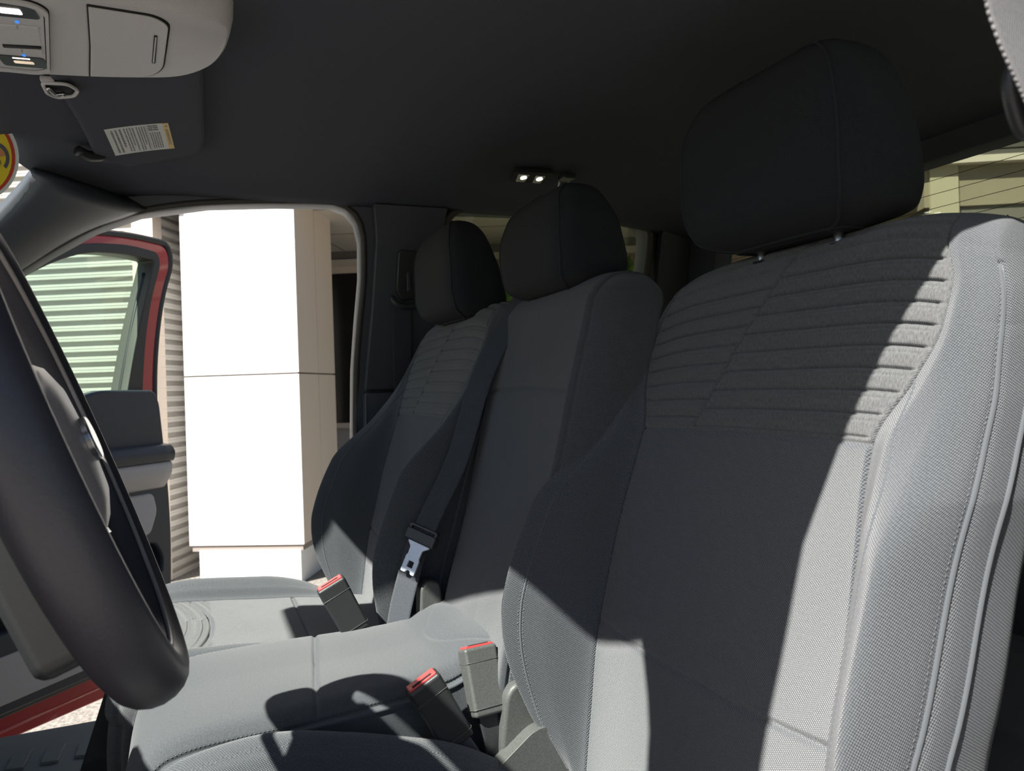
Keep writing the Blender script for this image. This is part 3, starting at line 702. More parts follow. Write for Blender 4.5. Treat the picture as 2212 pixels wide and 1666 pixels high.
def buckle(label, top, bot, wdir, w, th, body='plastic', stalk=None, group='seat belt buckles between the seats', stalkmat='webbing'):
    top = np.array(top); bot = np.array(bot); ez = unit(*(top - bot)); ex = np.array(wdir, float); ex -= ez * (ez @ ex); ex /= np.linalg.norm(ex); ey = np.cross(ez, ex)
    L = np.linalg.norm(top - bot); t = thing('belt_buckle', label, 'seat belt buckle', bot, group)
    build(frame_box((top + bot) / 2, ex, ey, ez, (w, th, L), .93), 'buckle_housing', body, parent=t, bevel=.0045, seg=3)
    build(frame_box(top - ez * .0008, ex, ey, ez, (w * .86, th * .70, .006)), 'release_button', 'redbtn', parent=t, bevel=.0015)
    build(frame_box(top + ez * .0012 + ey * (-th * .20), ex, ey, ez, (w * .60, th * .12, .004)), 'latch_slot', 'gap', parent=t, bevel=.0004)
    for k in (.78, .12):
        c = bot + ez * L * k
        build(MB().tube([c + ex * w * .493 * a + ey * (th * .492) * b for a, b in ((-.93, -1), (.93, -1), (1, -.8), (1, .8), (.93, 1), (-.93, 1), (-1, .8), (-1, -.8))], .0005, 5, closed=True), 'moulding_line', 'plastic_grey', parent=t)
    if stalk is not None:
        build(ribbon([bot + ez * .01] + [np.array(p) for p in stalk], ex, w * .62, .004, 30), 'stalk', stalkmat, parent=t)
    return t
buckle('black belt buckle with narrow red button, on the far side of the middle seat', (.182, 1.205, -.302), (.222, 1.205, -.385), (.9, 0, .45), .047, .024, stalk=[(.235, 1.205, -.42), (.25, 1.205, -.47)])
buckle('leaning black belt buckle with wide red button, in front of the grey buckle', (.247, .915, -.366), (.293, .915, -.452), (.9, 0, .45), .046, .026, stalk=[(.31, .912, -.48), (.335, .91, -.54)], stalkmat='trim')
buckle('upright dusty grey belt buckle next to the near seat back', (.332, .945, -.346), (.335, .918, -.428), (1, .12, 0), .048, .026, body='plastic_grey', stalk=[(.342, .914, -.46), (.35, .925, -.53)], stalkmat='plastic')

ub = thing('seat_belt', 'dark belt webbing with steel latch tongue hanging in front of the middle seat', 'seat belt', (.28, 1.215, -.45))
wd = unit(.50, -.86, -.12)
build(ribbon([(.66, 1.165, .168), (.58, 1.168, .176), (.518, 1.172, .146), (.485, 1.178, .098), (.440, 1.182, .015), (.392, 1.184, -.12), (.338, 1.186, -.222), (.328, 1.186, -.243)], [unit(.2, -.98, 0), unit(.5, -.85, 0), wd, wd, wd], .047), 'webbing', 'webbing', parent=ub)
build(ribbon([(.333, 1.196, -.243), (.325, 1.200, -.255), (.308, 1.200, -.305), (.290, 1.200, -.37), (.276, 1.198, -.45)], wd, .047), 'lower_webbing', 'webbing', parent=ub)
dn = unit(-.42, .0, -.90); lat = unit(*(wd - dn * (dn @ wd))); nn = np.cross(lat, dn)
cc0 = np.array((.328, 1.185, -.243))
hd = build(frame_box(cc0, lat, nn, -dn, (.066, .013, .020)), 'tongue_grip', 'plastic', parent=ub, bevel=.003)
build(frame_box(cc0 - dn * .015, lat, nn, -dn, (.060, .008, .006)), 'tongue_bar', 'plastic', parent=ub, bevel=.002)
for a in (-1, 1): build(frame_box(cc0 - dn * .008 + lat * a * .029, lat, nn, -dn, (.006, .009, .018)), 'tongue_arm', 'plastic', parent=ub, bevel=.002)
pl2 = roundpoly([(-.021, .008), (-.021, .012), (-.013, .019), (-.0125, .032), (-.0145, .034), (-.0145, .060), (-.006, .060), (-.003, .055), (.003, .055), (.006, .060), (.0125, .060), (.0125, .036), (.0105, .034), (.011, .019), (.021, .012), (.021, .008)], .0018, 3)
hole = rrect(-.0065, .040, .0055, .051, .0015, 3)
tg = flatpanel([pl2, hole], .0022, lambda x, y, z: tuple(cc0 + lat * (x * 1.12) + dn * y + nn * (z)), bevel=.0004)
build(tg, 'latch_tongue', 'steel_pl', parent=ub, smooth=False)

pb = thing('seat_belt', 'shoulder belt hanging from the pillar anchor behind the far seat', 'seat belt', (.50, 1.80, -.3))
build(ribbon([(.468, side_y(1, .205) - .045, .205), (.472, side_y(1, .12) - .045, .12), (.478, side_y(1, 0) - .05, 0), (.486, side_y(1, -.1) - .07, -.12), (.49, 1.78, -.30)], [unit(1, .1, -.25), unit(1, .15, -.1), unit(.95, -.3, 0)], .048), 'webbing', 'webbing', parent=pb)
yy = side_y(1, .27) - .035
build(MB().prism(roundpoly([(.452, .335), (.508, .330), (.512, .225), (.465, .215), (.450, .24)], .012), -.016, .012, lambda p: (p[0], side_y(1, p[1]) - .035 + p[2], p[1])), 'height_adjuster', 'plastic', parent=pb, bevel=.004)
build(MB().tube(curve([(.440, side_y(1, .222) - .055, .222), (.447, side_y(1, .212) - .066, .207), (.47, side_y(1, .20) - .068, .200), (.50, side_y(1, .205) - .062, .203), (.512, side_y(1, .22) - .055, .222)], 24), .0075, 10), 'belt_guide', 'plastic', parent=pb)
build(MB().box((.478, side_y(1, .27) - .053, .262), (.008, .004, .05)), 'adjuster_button', 'trim', parent=pb, bevel=.002)

dbt = thing('seat_belt', 'belt webbing and its dark guide at the upper right edge, by the near door pillar', 'seat belt', (.50, .30, -.2))
build(ribbon([(.50, .335, .42), (.42, .29, .425), (.350, .24, .35), (.333, .228, .24), (.332, .217, .16), (.352, .212, .11), (.388, .208, .03), (.42, .212, -.10), (.47, .22, -.3)], unit(.95, .16, -.1), .044), 'webbing', 'webbing_lit', parent=dbt)
build(MB().prism(roundpoly([(.474, .445), (.53, .445), (.53, .38), (.486, .38), (.474, .40)], .012), 0, .018, lambda p: (p[0], side_y(-1, p[1]) + .004 + p[2], p[1])), 'belt_guide', 'plastic', parent=dbt, bevel=.006)
bg = np.array((.3545, .222, .130))
build(MB().tube(curve([bg + np.array((-.004, 0, .016)), bg + np.array((-.008, .004, 0)), bg + np.array((-.002, .004, -.018)), bg + np.array((.012, 0, -.026))], 20), .0045, 10), 'latch_stop', 'plastic', parent=dbt)

# plastic shields between the cushions
sh = thing('seat_side_shield', 'tall black plastic shield beside the middle seat back, behind the hanging belt', 'seat trim', (.33, 1.19, -.46))
build(MB().prism(roundpoly([(.318, -.46), (.322, -.322), (.336, -.312), (.356, -.318), (.372, -.46)], .008), 1.180, 1.212, lambda p: (p[0], p[2], p[1])), 'shield', 'plastic_grey', parent=sh, bevel=.006, seg=3)
sh = thing('seat_side_shield', 'dusty grey plastic shield low beside the near seat back', 'seat trim', (.37, .915, -.56))
build(MB().prism(roundpoly([(.350, -.56), (.346, -.465), (.355, -.40), (.37, -.385), (.40, -.395), (.42, -.44), (.43, -.56)], .012), .900, .922, lambda p: (p[0], p[2], p[1])), 'shield', 'plastic_grey', parent=sh, bevel=.006, seg=3)
build(MB().prism(roundpoly([(.30, -.51), (.325, -.485), (.385, -.442), (.42, -.440), (.45, -.47), (.45, -.51)], .012), .880, .905, lambda p: (p[0], p[2], p[1])), 'hinge_housing', 'plastic_grey', parent=sh, bevel=.008, seg=3)

# ------------------------------------------------------------------ pillar trim on the far side (setting)
def skin(poly, bulge, name, mat, s=1, off=.004):
    return struct(MB().prism(poly, 0, 1, lambda p: (p[0], side_y(s, p[1]) - s * (off + bulge * p[2]), p[1])), name, mat, bevel=.014, seg=3)
skin(roundpoly([(.392, .438), (.575, .438), (.568, .40), (.572, .0), (.385, .0), (.397, .20), (.402, .36)], .006), .030, 'trim_5', 'trim')
skin(roundpoly([(.385, -.008), (.60, -.008), (.60, -.72), (.32, -.72), (.36, -.50), (.383, -.2)], .006), .034, 'trim_6', 'trim')
# rear corner trim
skin(roundpoly([(1.20, .435), (1.30, .42), (1.30, -.4), (1.20, -.4), (1.21, .2)], .01), .03, 'trim_7', 'trim')
struct(MB().tube(curve([(x, side_y(1, z) - .006, z) for x, z in QWIN], 120, closed=True), .012, 8, closed=True), 'trim_8', 'trim_seal')
# rear side shelf and bench behind the front seats, below the glass
rb = thing('rear_bench', 'dark rear bench behind the front seats', 'seat', (1.05, YC, -.8))
build(MB().box((1.22, YC, -.28), (.13, 1.36, .52)), 'backrest', 'cloth', parent=rb, bevel=.04, seg=3)
build(MB().box((1.0, YC, -.48), (.40, 1.36, .14)), 'cushion', 'cloth', parent=rb, bevel=.04, seg=3)

# ------------------------------------------------------------------ overhead console
oc = thing('overhead_console', 'grey overhead console with map lamps and storage bin, at the upper left', 'overhead console', (-.2, 1.08, .45))
out = roundpoly([(-.55, .96), (-.20, .955), (.0, .958), (.050, .975), (.047, 1.04), (.030, 1.105), (-.01, 1.155), (-.10, 1.185), (-.24, 1.212), (-.55, 1.24)], [.01, .05, .05, .05, .03, .03, .03, .05, .05, .01], 6)
rings = []
oc_c = np.array((-.2, 1.08))
for sc, z in ((1.06, .500), (1.045, .470), (1.02, .458), (1.0, .452), (.975, .450)):
    rings.append([((x - oc_c[0]) * (1 - (1 - sc) * .45) + oc_c[0], (y - oc_c[1]) * sc + oc_c[1], z) for x, y in out])
ocb = build(MB().grid(rings, closed_u=True, capu=True), 'console_shell', 'console', parent=oc, autos=35)
def prismz(poly, z0, z1): return MB().prism(poly, z0, z1)
lid = roundpoly([(-.103, .972), (-.035, .974), (-.020, .990), (-.026, 1.06), (-.032, 1.125), (-.050, 1.158), (-.125, 1.180), (-.113, 1.08)], [.002, .02, .02, .03, .03, .02, .002, .01], 5)
lo = [((x + .072) * 1.045 - .072, (y - 1.075) * 1.03 + 1.075) for x, y in lid]
build(prismz(lo, .4484, .4512), 'bin_gap', 'gap', parent=oc)
bn = build(prismz(lid, .4470, .452), 'bin_lid', 'console', parent=oc, bevel=.002)
build(prismz(roundpoly([(-.0375, 1.020), (-.0335, 1.020), (-.040, 1.106), (-.0445, 1.106)], .0015, 3), .4464, .4475), 'finger_slot', 'gap', parent=bn)
build(prismz(roundpoly([(-.0365, 1.024), (-.0345, 1.024), (-.0412, 1.103), (-.0432, 1.103)], .0007, 3), .4460, .4470), 'slot_lip', 'console', parent=bn)
pan = roundpoly([(-.158, .979), (-.145, .995), (-.173, 1.183), (-.19, 1.194), (-.262, 1.196), (-.25, .975)], .014, 5)
pan2 = [((x + .20) * .93 - .20, (y - 1.09) * .93 + 1.09) for x, y in pan]
build(prismz(pan, .4484, .4512), 'panel_gap', 'gap', parent=oc)
pp1 = [((x + .20) * .98 - .20, (y - 1.09) * .985 + 1.09) for x, y in pan]
lp = build(flatpanel([pp1, [((x + .20) * .89 - .20, (y - 1.09) * .91 + 1.09) for x, y in pan]], .004, lambda x, y, z: (x, y, .4475 + z)), 'lamp_bezel', 'console', parent=oc, smooth=False)
pp2 = [((x + .20) * .87 - .20, (y - 1.09) * .895 + 1.09) for x, y in pan]
lpp = build(prismz(pp2, .4478, .451), 'lamp_panel', 'console', parent=oc, bevel=.001)
for (cx0, cy0, ang, hot, nm) in ((-.186, 1.007, -.10, 'lamp_soft', 'map_lamp'), (-.199, 1.155, -.10, 'lamp_dim', 'map_lamp')):
    ex = np.array((math.cos(ang), math.sin(ang))); ey = np.array((-ex[1], ex[0]))
    def q(w, h, r=.004): return [tuple(np.array((cx0, cy0)) + ex * a + ey * b) for a, b in rrect(-w, -h, w, h, r, 4)]
    a = build(prismz(q(.027, .0165, .005), .4466, .4482), nm, 'console_dark', parent=oc, bevel=.0005)
    a['label'] = 'map lamp with clear lens'
    build(prismz(q(.0115, .0062 if hot == 'lamp_soft' else .0035, .002), .4458, .447), 'lens', hot, parent=a)
    if hot != 'lamp_soft':
        build(prismz([(x - .001, y - .012) for x, y in q(.010, .0009, .0006)], .4460, .447), 'lens_edge', 'lamp_soft', parent=a)
for (cx0, cy0) in ((-.184, 1.035), (-.195, 1.133)): build(prismz([(cx0 + .0022 * math.cos(t), cy0 + .0022 * math.sin(t)) for t in np.linspace(0, 6.283, 12, endpoint=False)], .4462, .448), 'indicator', 'blue', parent=oc)
for (a, b, c_, d_) in (((-.2055, 1.0485), (-.1865, 1.0455), (-.1875, 1.0555), (-.2065, 1.0605)), ((-.1845, 1.0450), (-.1635, 1.0430), (-.1645, 1.0520), (-.1855, 1.0552)),
                       ((-.2135, 1.1160), (-.1940, 1.1120), (-.1960, 1.1250), (-.2155, 1.1300)), ((-.1925, 1.1120), (-.1705, 1.1090), (-.1725, 1.1220), (-.1945, 1.1255))):
    build(prismz([a, b, c_, d_], .4462, .4482), 'lamp_button', 'console', parent=oc, bevel=.0008)
build(prismz(roundpoly([(-.2065, 1.062), (-.1650, 1.0535), (-.1705, 1.1040), (-.2135, 1.1120)], .004), .4474, .4482), 'roof_switch_recess', 'console', parent=oc, bevel=.0004)
build(prismz(roundpoly([(-.2135, 1.106), (-.1700, 1.0975), (-.1712, 1.1060), (-.2140, 1.1150)], .002), .4466, .4480), 'switch_gap', 'gap', parent=oc)  # near-black strip along the switch recess

# ------------------------------------------------------------------ sun visor with its warning label
sv = thing('sun_visor', 'folded dark sun visor with a white and yellow label, under the headliner', 'sun visor', (-.07, 1.35, .44))
vis = roundpoly([(-.183, 1.13), (.020, 1.10), (.026, 1.50), (.012, 1.556), (-.098, 1.614), (-.118, 1.622), (-.128, 1.600), (-.150, 1.598), (-.163, 1.560), (-.166, 1.45)], [.02, .02, .03, .03, .01, .012, .008, .012, .03, .1], 5)
def vz(x, y): return liner_z(x, y) - .020
rows = []
cv = np.array((-.07, 1.36)); outv = np.array(vis)
mb = MB(); nr = len(outv)
for sc, dz in ((.02, -.0005), (.35, -.0003), (.65, 0), (.90, .0), (.97, .0015), (1.0, .006), (1.0, .010), (.96, .014), (.3, .015)):
    rows.append([(*(cv + (p - cv) * sc), vz(*(cv + (p - cv) * sc)) + dz) for p in outv])
build(MB().grid(rows, closed_u=True, capu=True), 'visor_panel', 'headliner', parent=sv)
build(MB().tube(curve([(-.150, 1.56, vz(-.15, 1.56) + .004), (-.172, 1.545, vz(-.17, 1.545)), (-.186, 1.53, vz(-.18, 1.53) + .004)], 10), [.010] * 10, 10), 'pivot', 'plastic', parent=sv)
# label: a sheet following the visor
LA, LB, LC, LD = (np.array(p) for p in ((-.134, 1.427), (-.034, 1.394), (-.027, 1.516), (-.128, 1.552)))
def lab(u, v, lift): 
    p = LA * (1 - u) * (1 - v) + LB * u * (1 - v) + LC * u * v + LD * (1 - u) * v
    return (p[0], p[1], vz(*p) - .0008 - lift)
def labquad(u0, u1, v0, v1, lift, nu=8, nv=6): return MB().grid([[lab(u, v, lift) for u in np.linspace(u0, u1, nu)] for v in np.linspace(v0, v1, nv)])
lb = build(labquad(0, 1, 0, 1, .0, 16, 12), 'warning_label', 'paper', parent=sv, smooth=False); lb['label'] = 'white warning label with yellow header strip'
build(labquad(.905, .998, .004, .996, .0003), 'label_header', 'paper_y', parent=lb, smooth=False)
tm = MB()
def bars(u0, u1, n, v0, v1, frac=.5, seed=1):
    r = random.Random(seed)
    for k in range(n):
        u = u0 + (u1 - u0) * (k + .5) / n; h = (u1 - u0) / n * frac / 2; v = v0 + r.uniform(0, .03); end = v1 - r.uniform(0, .22) * (k % 3 == 2)
        while v < end:
            w = r.uniform(.02, .07); tm.grid([[lab(a, b, .0004) for a in (u - h, u + h)] for b in (v, min(v + w, end))]); v += w + .014
bars(.06, .26, 3, .06, .93, .45, 2); bars(.27, .45, 4, .05, .93, .45, 3); bars(.47, .63, 4, .05, .95, .5, 4); bars(.66, .84, 5, .30, .92, .5, 5)
for k in range(2):
    for j_ in range(3): tm.grid([[lab(a, b, .0004) for a in (.66 + .085 * k, .735 + .085 * k)] for b in (.05 + j_ * .075, .09 + j_ * .075)])
tm.grid([[lab(a, b, .0004) for a in (.638, .642)] for b in (.03, .97)])
build(tm, 'label_print', 'ink', parent=lb, smooth=False)
fc = bpy.data.curves.new('t', 'FONT'); fc.body = '\u26a0 WARNING'.replace('\u26a0 ', ''); fc.size = 1; fo = bpy.data.objects.new('t', fc); fm = bpy.data.meshes.new_from_object(fo)
tv = np.array([v.co[:] for v in fm.vertices]); tv[:, 0] /= tv[:, 0].max(); tv[:, 1] /= max(tv[:, 1].max(), .1)
mb = MB(); mb.add([lab(.925 + .05 * (1 - b), .22 + .60 * a, .0006) for a, b, _ in tv], [tuple(p.vertices) for p in fm.polygons])
for tri in ([(.968, .08), (.968, .15), (.925, .115)],): mb.add([lab(a, b, .0006) for a, b in tri], [(0, 1, 2)])
build(mb, 'header_print', 'ink', parent=lb, smooth=False); bpy.data.objects.remove(fo)

# visor clip at the console's edge
vc = thing('visor_clip', 'small satin visor clip just below the overhead console', 'clip', (-.17, 1.25, .45))
cl = roundpoly([(-.190, 1.222), (-.158, 1.216), (-.147, 1.236), (-.156, 1.262), (-.180, 1.276), (-.190, 1.262)], .008, 5)
build(MB().tube([(x, y, .4465) for x, y in cl], .0026, 8, closed=True), 'clip_frame', 'console', parent=vc)
build(MB().prism(cl, .4480, .4500), 'clip_well', 'gap', parent=vc)
build(MB().tube(curve([(-.186, 1.238, .447), (-.176, 1.252, .442), (-.166, 1.249, .444)], 8), .0035, 8), 'hook', 'satin', parent=vc)
build(MB().box((-.183, 1.225, .452), (.018, .016, .008)), 'clip_base', 'console', parent=vc, bevel=.002)

# rear dome lamp and hook
dl = thing('dome_lamp', 'small ceiling lamp with two lit points above the middle headrest', 'lamp', (.71, 1.54, .47))
z0 = .4700
build(MB().prism(roundpoly([(.650, 1.500), (.738, 1.490), (.756, 1.572), (.672, 1.580)], .008), z0 - .004, z0 + .006), 'lamp_housing', 'gap', parent=dl, bevel=.002)
for xx in (.0, .042):
    a = build(MB().prism(roundpoly([(.664 + xx, 1.512), (.690 + xx * .93, 1.508), (.702 + xx * .95, 1.564), (.680 + xx, 1.567)], .004), z0 - .0065, z0 - .003), 'lens', 'satin', parent=dl, bevel=.001)
    build(MB().prism([(.685 + xx * .93 + .006 * math.cos(t), 1.532 + .010 * math.sin(t)) for t in np.linspace(0, 6.28, 14, endpoint=False)], z0 - .0075, z0 - .006), 'bulb', 'lamp', parent=a)
hk = thing('coat_hook', 'small dark coat hook on the headliner above the middle headrest', 'hook', (.79, 1.53, .46))
build(MB().box((.785, 1.515, .468), (.030, .036, .012)), 'hook_base', 'plastic', parent=hk, bevel=.003)
build(MB().tube(curve([(.776, 1.535, .462), (.785, 1.560, .452), (.800, 1.570, .452)], 8), .0022, 6), 'hook_arm', 'console', parent=hk)
build(MB().tube(curve([(.798, 1.532, .462), (.812, 1.565, .446), (.800, 1.570, .452)], 8), .0026, 6), 'hook_arm', 'console', parent=hk)

# inspection sticker on the windshield corner
sc0 = np.array((-.262, 1.0, .0)); 
st = thing('windshield_sticker', 'round yellow sticker with red rim on the windshield corner', 'sticker', (-.305, 1.52, .405))
so = np.array((-.322, 1.455, .400)); sn = unit(.35, -.80, -.48); sx = unit(*np.cross((0, 0, 1), sn)); sy = np.cross(sn, sx)
def disc(rx, ry, lift, a0=0, a1=2 * math.pi, r0=0, n=40, cxs=0, cys=0):
    mb = MB(); A = np.linspace(a0, a1, n)
    rows = [[so + sx * (cxs + r * rx * math.cos(a)) + sy * (cys + r * ry * math.sin(a)) + sn * lift for a in A] for r in (max(r0, .001), 1)]
    return mb.grid(rows)
b0 = build(disc(.060, .075, .0), 'sticker_border', 'st_white', parent=st, smooth=False)
build(disc(.0545, .069, .0005), 'red_rim', 'st_red', parent=b0, smooth=False)
build(disc(.0495, .064, .001), 'yellow_field', 'st_yellow', parent=b0, smooth=False)
build(disc(.020, .026, .0015, math.radians(-35), math.radians(200), .74, cxs=.026, cys=.003), 'emblem_band', 'st_dark', parent=b0, smooth=False)
build(disc(.0145, .018, .0015, math.radians(20), math.radians(170), .3, cxs=.026, cys=.003), 'emblem_field', 'st_pink', parent=b0, smooth=False)
mb = MB()
for k in range(14):
    a = 2 * math.pi * k / 14; c_ = so + sx * (.027 + .0065 * math.cos(a)) + sy * (-.004 + .008 * math.sin(a)) + sn * .002
    mb.box(c_, (.0016, .0016, .0016))
mb.tube([so + sx * (.027 + .0052 * math.cos(a)) + sy * (-.004 + .0065 * math.sin(a)) + sn * .002 for a in np.linspace(0, 6.2832, 24, endpoint=False)], .001, 5, closed=True)
build(mb, 'gear_emblem', 'st_dark', parent=b0, smooth=False)

# ------------------------------------------------------------------ door sill with tread blocks
sl = thing('scuff_plate', 'black ridged scuff plate on the far door sill', 'scuff plate', (-.2, 1.85, -.75))
rows = []
for x in np.linspace(-.80, .26, 30):
    rows.append([(x, y, z) for y, z in ((1.70, -.76), (1.705, -.742), (1.735, -.738), (1.955, -.737), (1.975, -.742), (1.984, -.756), (1.984, -.775), (1.70, -.775))])
spl = build(MB().grid(rows, closed_u=True, capu=True), 'plate', 'tread', parent=sl, autos=30)
for k in range(16):
    x = -.74 + k * .0605
    mb = MB().prism(roundpoly([(x, 1.775), (x + .032, 1.770), (x + .034, 1.858), (x + .012, 1.860), (x, 1.838)], .003), -.738, -.7310)
    build(mb, 'tread_block', 'tread', parent=sl, bevel=.0015)

# ------------------------------------------------------------------ open passenger door
pdoor = thing('open_car_door', 'open red front door with window, black armrest panel and seals, beyond the far seat', 'car door', (-.85, 1.93, -.88))
pdoor.location = (np.array((-.85, 1.93, 0)) + OFF).tolist(); pdoor.rotation_euler = (0, 0, math.atan2(.79, .75)); BASE[pdoor.name] = np.zeros(3)
shell = roundpoly([(-.02, -.86), (1.0, -.885), (1.035, -.85), (1.062, -.60), (1.050, -.40), (1.034, -.14), (1.030, .0), (1.036, .10), (1.050, .205), (1.075, .32), (1.118, .43), (1.108, .495), (.95, .497), (.78, .478), (.65, .428), (.50, .335), (.2, .10), (-.02, .0)],
                  [.03, .03, .05, .1, .1, .05, .05, .05, .05, .06, .045, .035, .1, .1, .1, .1, .1, .03], 5)
glass_o = roundpoly([(.10, -.01), (.925, .005), (.975, .21), (1.052, .445), (.95, .450), (.80, .436), (.68, .385), (.50, .268), (.2, .04)], [.02, .01, .1, .018, .05, .1, .1, .1, .05], 5)
shell_hole = roundpoly([(.09, -.02), (.960, -.005), (.985, .21), (1.060, .44), (1.055, .460), (.95, .462), (.80, .445), (.67, .394), (.50, .280), (.19, .04)], .02, 3)
build(flatpanel([shell, shell_hole], .055, lambda x, y, z: (x, .030 + z, y), bevel=.006), 'door_shell', 'paint', parent=pdoor)
inner_ring = roundpoly([(.05, -.04), (.978, -.01), (.988, .10), (1.002, .205), (1.028, .32), (1.068, .43), (1.062, .466), (.95, .473), (.79, .453), (.657, .403), (.49, .300), (.15, .03)], [.02, .01, .06, .06, .05, .05, .03, .08, .1, .1, .1, .05], 5)
build(flatpanel([inner_ring, glass_o], .064, lambda x, y, z: (x, .020 + z, y), bevel=.004), 'window_frame', 'trim_seal', parent=pdoor)
sealp = [(x, .010, z) for x, z in shell]
build(MB().tube(curve([(x + .013, .004, z + .014) for x, z in shell if z > .05 or (x > 1.0 and z > -.2)], 120), .0115, 8), 'weatherstrip', 'trim_seal', parent=pdoor)
build(flatpanel([glass_o], .004, lambda x, y, z: (x, .034 + z, y)), 'window_glass', 'glass_green', parent=pdoor, smooth=False)
build(MB().tube(curve([(.925, .018, .0), (.955, .018, .12), (.99, .018, .25), (1.035, .018, .40)], 20), .008, 8), 'glass_channel', 'plastic', parent=pdoor)
pan = roundpoly([(.0, -.79), (1.02, -.785), (1.045, -.60), (1.050, -.45), (1.045, -.30), (1.030, -.14), (1.018, -.02), (1.000, .014), (.80, .018), (.70, -.02), (.5, -.045), (.0, -.06)], [.02, .04, .05, .05, .05, .04, .02, .012, .05, .06, .1, .02], 5)
pockt = roundpoly([(.45, -.60), (.97, -.585), (1.020, -.56), (1.022, -.50), (.99, -.450), (.45, -.47)], .02)
build(flatpanel([pan, pockt], .030, lambda x, y, z: (x, -.018 + z, y), bevel=.008), 'inner_panel', 'trim', parent=pdoor)
build(flatpanel([[(a * 1.0, b) for a, b in pockt]], .004, lambda x, y, z: (x, -.004 + z, y)), 'map_pocket', 'gap', parent=pdoor)
def rail(prof, s0, s1, name, mat, n=24, endr=.03):
    rows = []
    for s in np.linspace(s0, s1, n):
        k = min(1, max(0, (s1 - s) / endr)); k = .55 + .45 * math.sqrt(1 - (1 - k) ** 2)
        c_ = np.mean(prof, axis=0)
        rows.append([(s, c_[0] * k + (y - c_[0]) * k, c_[1] + (z - c_[1]) * (.6 + .4 * k)) for y, z in prof])
    return build(MB().grid(rows, closed_u=True, capu=True, flip=False), name, mat, parent=pdoor)
rail(roundpoly([(-.01, -.145), (-.075, -.152), (-.092, -.175), (-.085, -.205), (-.01, -.20)], .010, 4), .30, 1.066, 'armrest_pad', 'trim')
rail(roundpoly([(-.01, -.195), (-.084, -.205), (-.080, -.245), (-.045, -.29), (-.01, -.295)], .014, 4), .30, 1.060, 'armrest_base', 'console')
build(MB().prism(roundpoly([(.60, -.30), (.985, -.30), (1.000, -.36), (.97, -.43), (.62, -.445)], .02), -.048, -.020, lambda p: (p[0], p[2], p[1])), 'lower_pad', 'console', parent=pdoor, bevel=.01, seg=3)
build(MB().prism(roundpoly([(.76, -.015), (.985, -.012), (1.0, -.12), (.78, -.135)], .02), -.038, -.030, lambda p: (p[0], p[2], p[1])), 'upper_pad', 'trim', parent=pdoor, bevel=.004)
build(MB().prism(roundpoly([(.25, -.655), (.70, -.640), (.745, -.675), (.76, -.765), (.25, -.775)], .02), -.044, -.030, lambda p: (p[0], p[2], p[1])), 'speaker_panel', 'console', parent=pdoor, bevel=.004)
build(MB().tube([(0.0, -.006, -.800), (.5, -.006, -.806), (.99, -.006, -.802), (1.03, -.006, -.76)], .010, 8), 'lower_seal', 'trim_seal', parent=pdoor)
build(MB().tube([(0.05, -.0, -.845), (.5, -.0, -.850), (.97, -.0, -.850)], .006, 8), 'pressed_ridge', 'paint', parent=pdoor)

# ------------------------------------------------------------------ outside: ground, building, planting
struct(MB().grid([[(x, y, -1.35) for x in np.linspace(-20, 24, 12)] for y in np.linspace(-14, 30, 12)]), 'ground', 'asphalt', smooth=False, flip=False) if False else None
g = MB().grid([[(x, y, -1.35) for x in np.linspace(-20, 24, 12)] for y in np.linspace(-14, 30, 12)]); struct(g, 'ground', 'asphalt', smooth=False)
C0 = np.array((.658, 5.470, -1.35)); BANG = R(-27.8)
def bthing(name, label, cat):
    t = thing(name, label, cat, C0); t.rotation_euler = (0, 0, BANG); BASE[t.name] = np.array((0, 0, -1.35)); return t
def bb(x0, x1, y0, y1, z0, z1): return MB().box(((x0 + x1) / 2, (y0 + y1) / 2, (z0 + z1) / 2), (x1 - x0, y1 - y0, z1 - z0))
clm = bthing('building_column', 'square white clad column glaring in the sun, seen through the open door', 'column')
for z0_, z1_, nm in ((-1.075, .131, 'lower_cladding'), (.143, 1.42, 'upper_cladding')):
    build(bb(-.845, .0, 0, .006, z0_, z1_), nm, 'white', parent=clm, smooth=False)
    build(bb(-.845, -.839, .006, .79, z0_, z1_), nm, 'white', parent=clm, smooth=False)
    for a, b in ((.008, .400), (.408, .79)): build(bb(-.006, .0, a, b, z0_, z1_), 'side_cladding', 'cream', parent=clm, smooth=False)  # unlit side of the white column: shade put into a darker, warmer colour
build(bb(-.83, -.012, .012, .78, -1.12, 1.42), 'column_core', 'seam_w', parent=clm, smooth=False)
build(bb(-.775, -.028, .004, .74, -1.35, -1.112), 'plinth', 'white', parent=clm, smooth=False)

bd = bthing('commercial_building', 'cream and grey shop building with ribbed metal siding and shaded canopy, behind the column', 'building')
def ribs(z0, z1, pitch=.0772, depth=.034):
    """horizontal box ribs: broad crest with a hairline groove, then a recessed pan in the shade of the crest above"""
    prof = []; z = z0
    while z < z1:
        prof += [(0, z), (0, z + pitch * .26), (.003, z + pitch * .29), (0, z + pitch * .32), (0, z + pitch * .50), (-depth, z + pitch * .54), (-depth, z + pitch * .97)]; z += pitch
    return prof
pr = ribs(-1.35, 2.6)
build(MB().grid([[(x, .05 - y, z) for y, z in pr] for x in (-7.5, -5, -1.222)]), 'front_siding', 'siding', parent=bd, smooth=False)
build(MB().grid([[(-1.062 + y, yy, z) for y, z in pr] for yy in (.07, .6, 1.4, 2.3)]), 'side_siding', 'siding', parent=bd, smooth=False)
build(bb(-1.222, -1.060, .02, .14, -1.35, 2.6), 'corner_post', 'cream', parent=bd, smooth=False, bevel=.004)
build(bb(-7.5, -1.10, .12, 4.6, -1.35, 2.6), 'block_core', 'stucco', parent=bd, smooth=False)
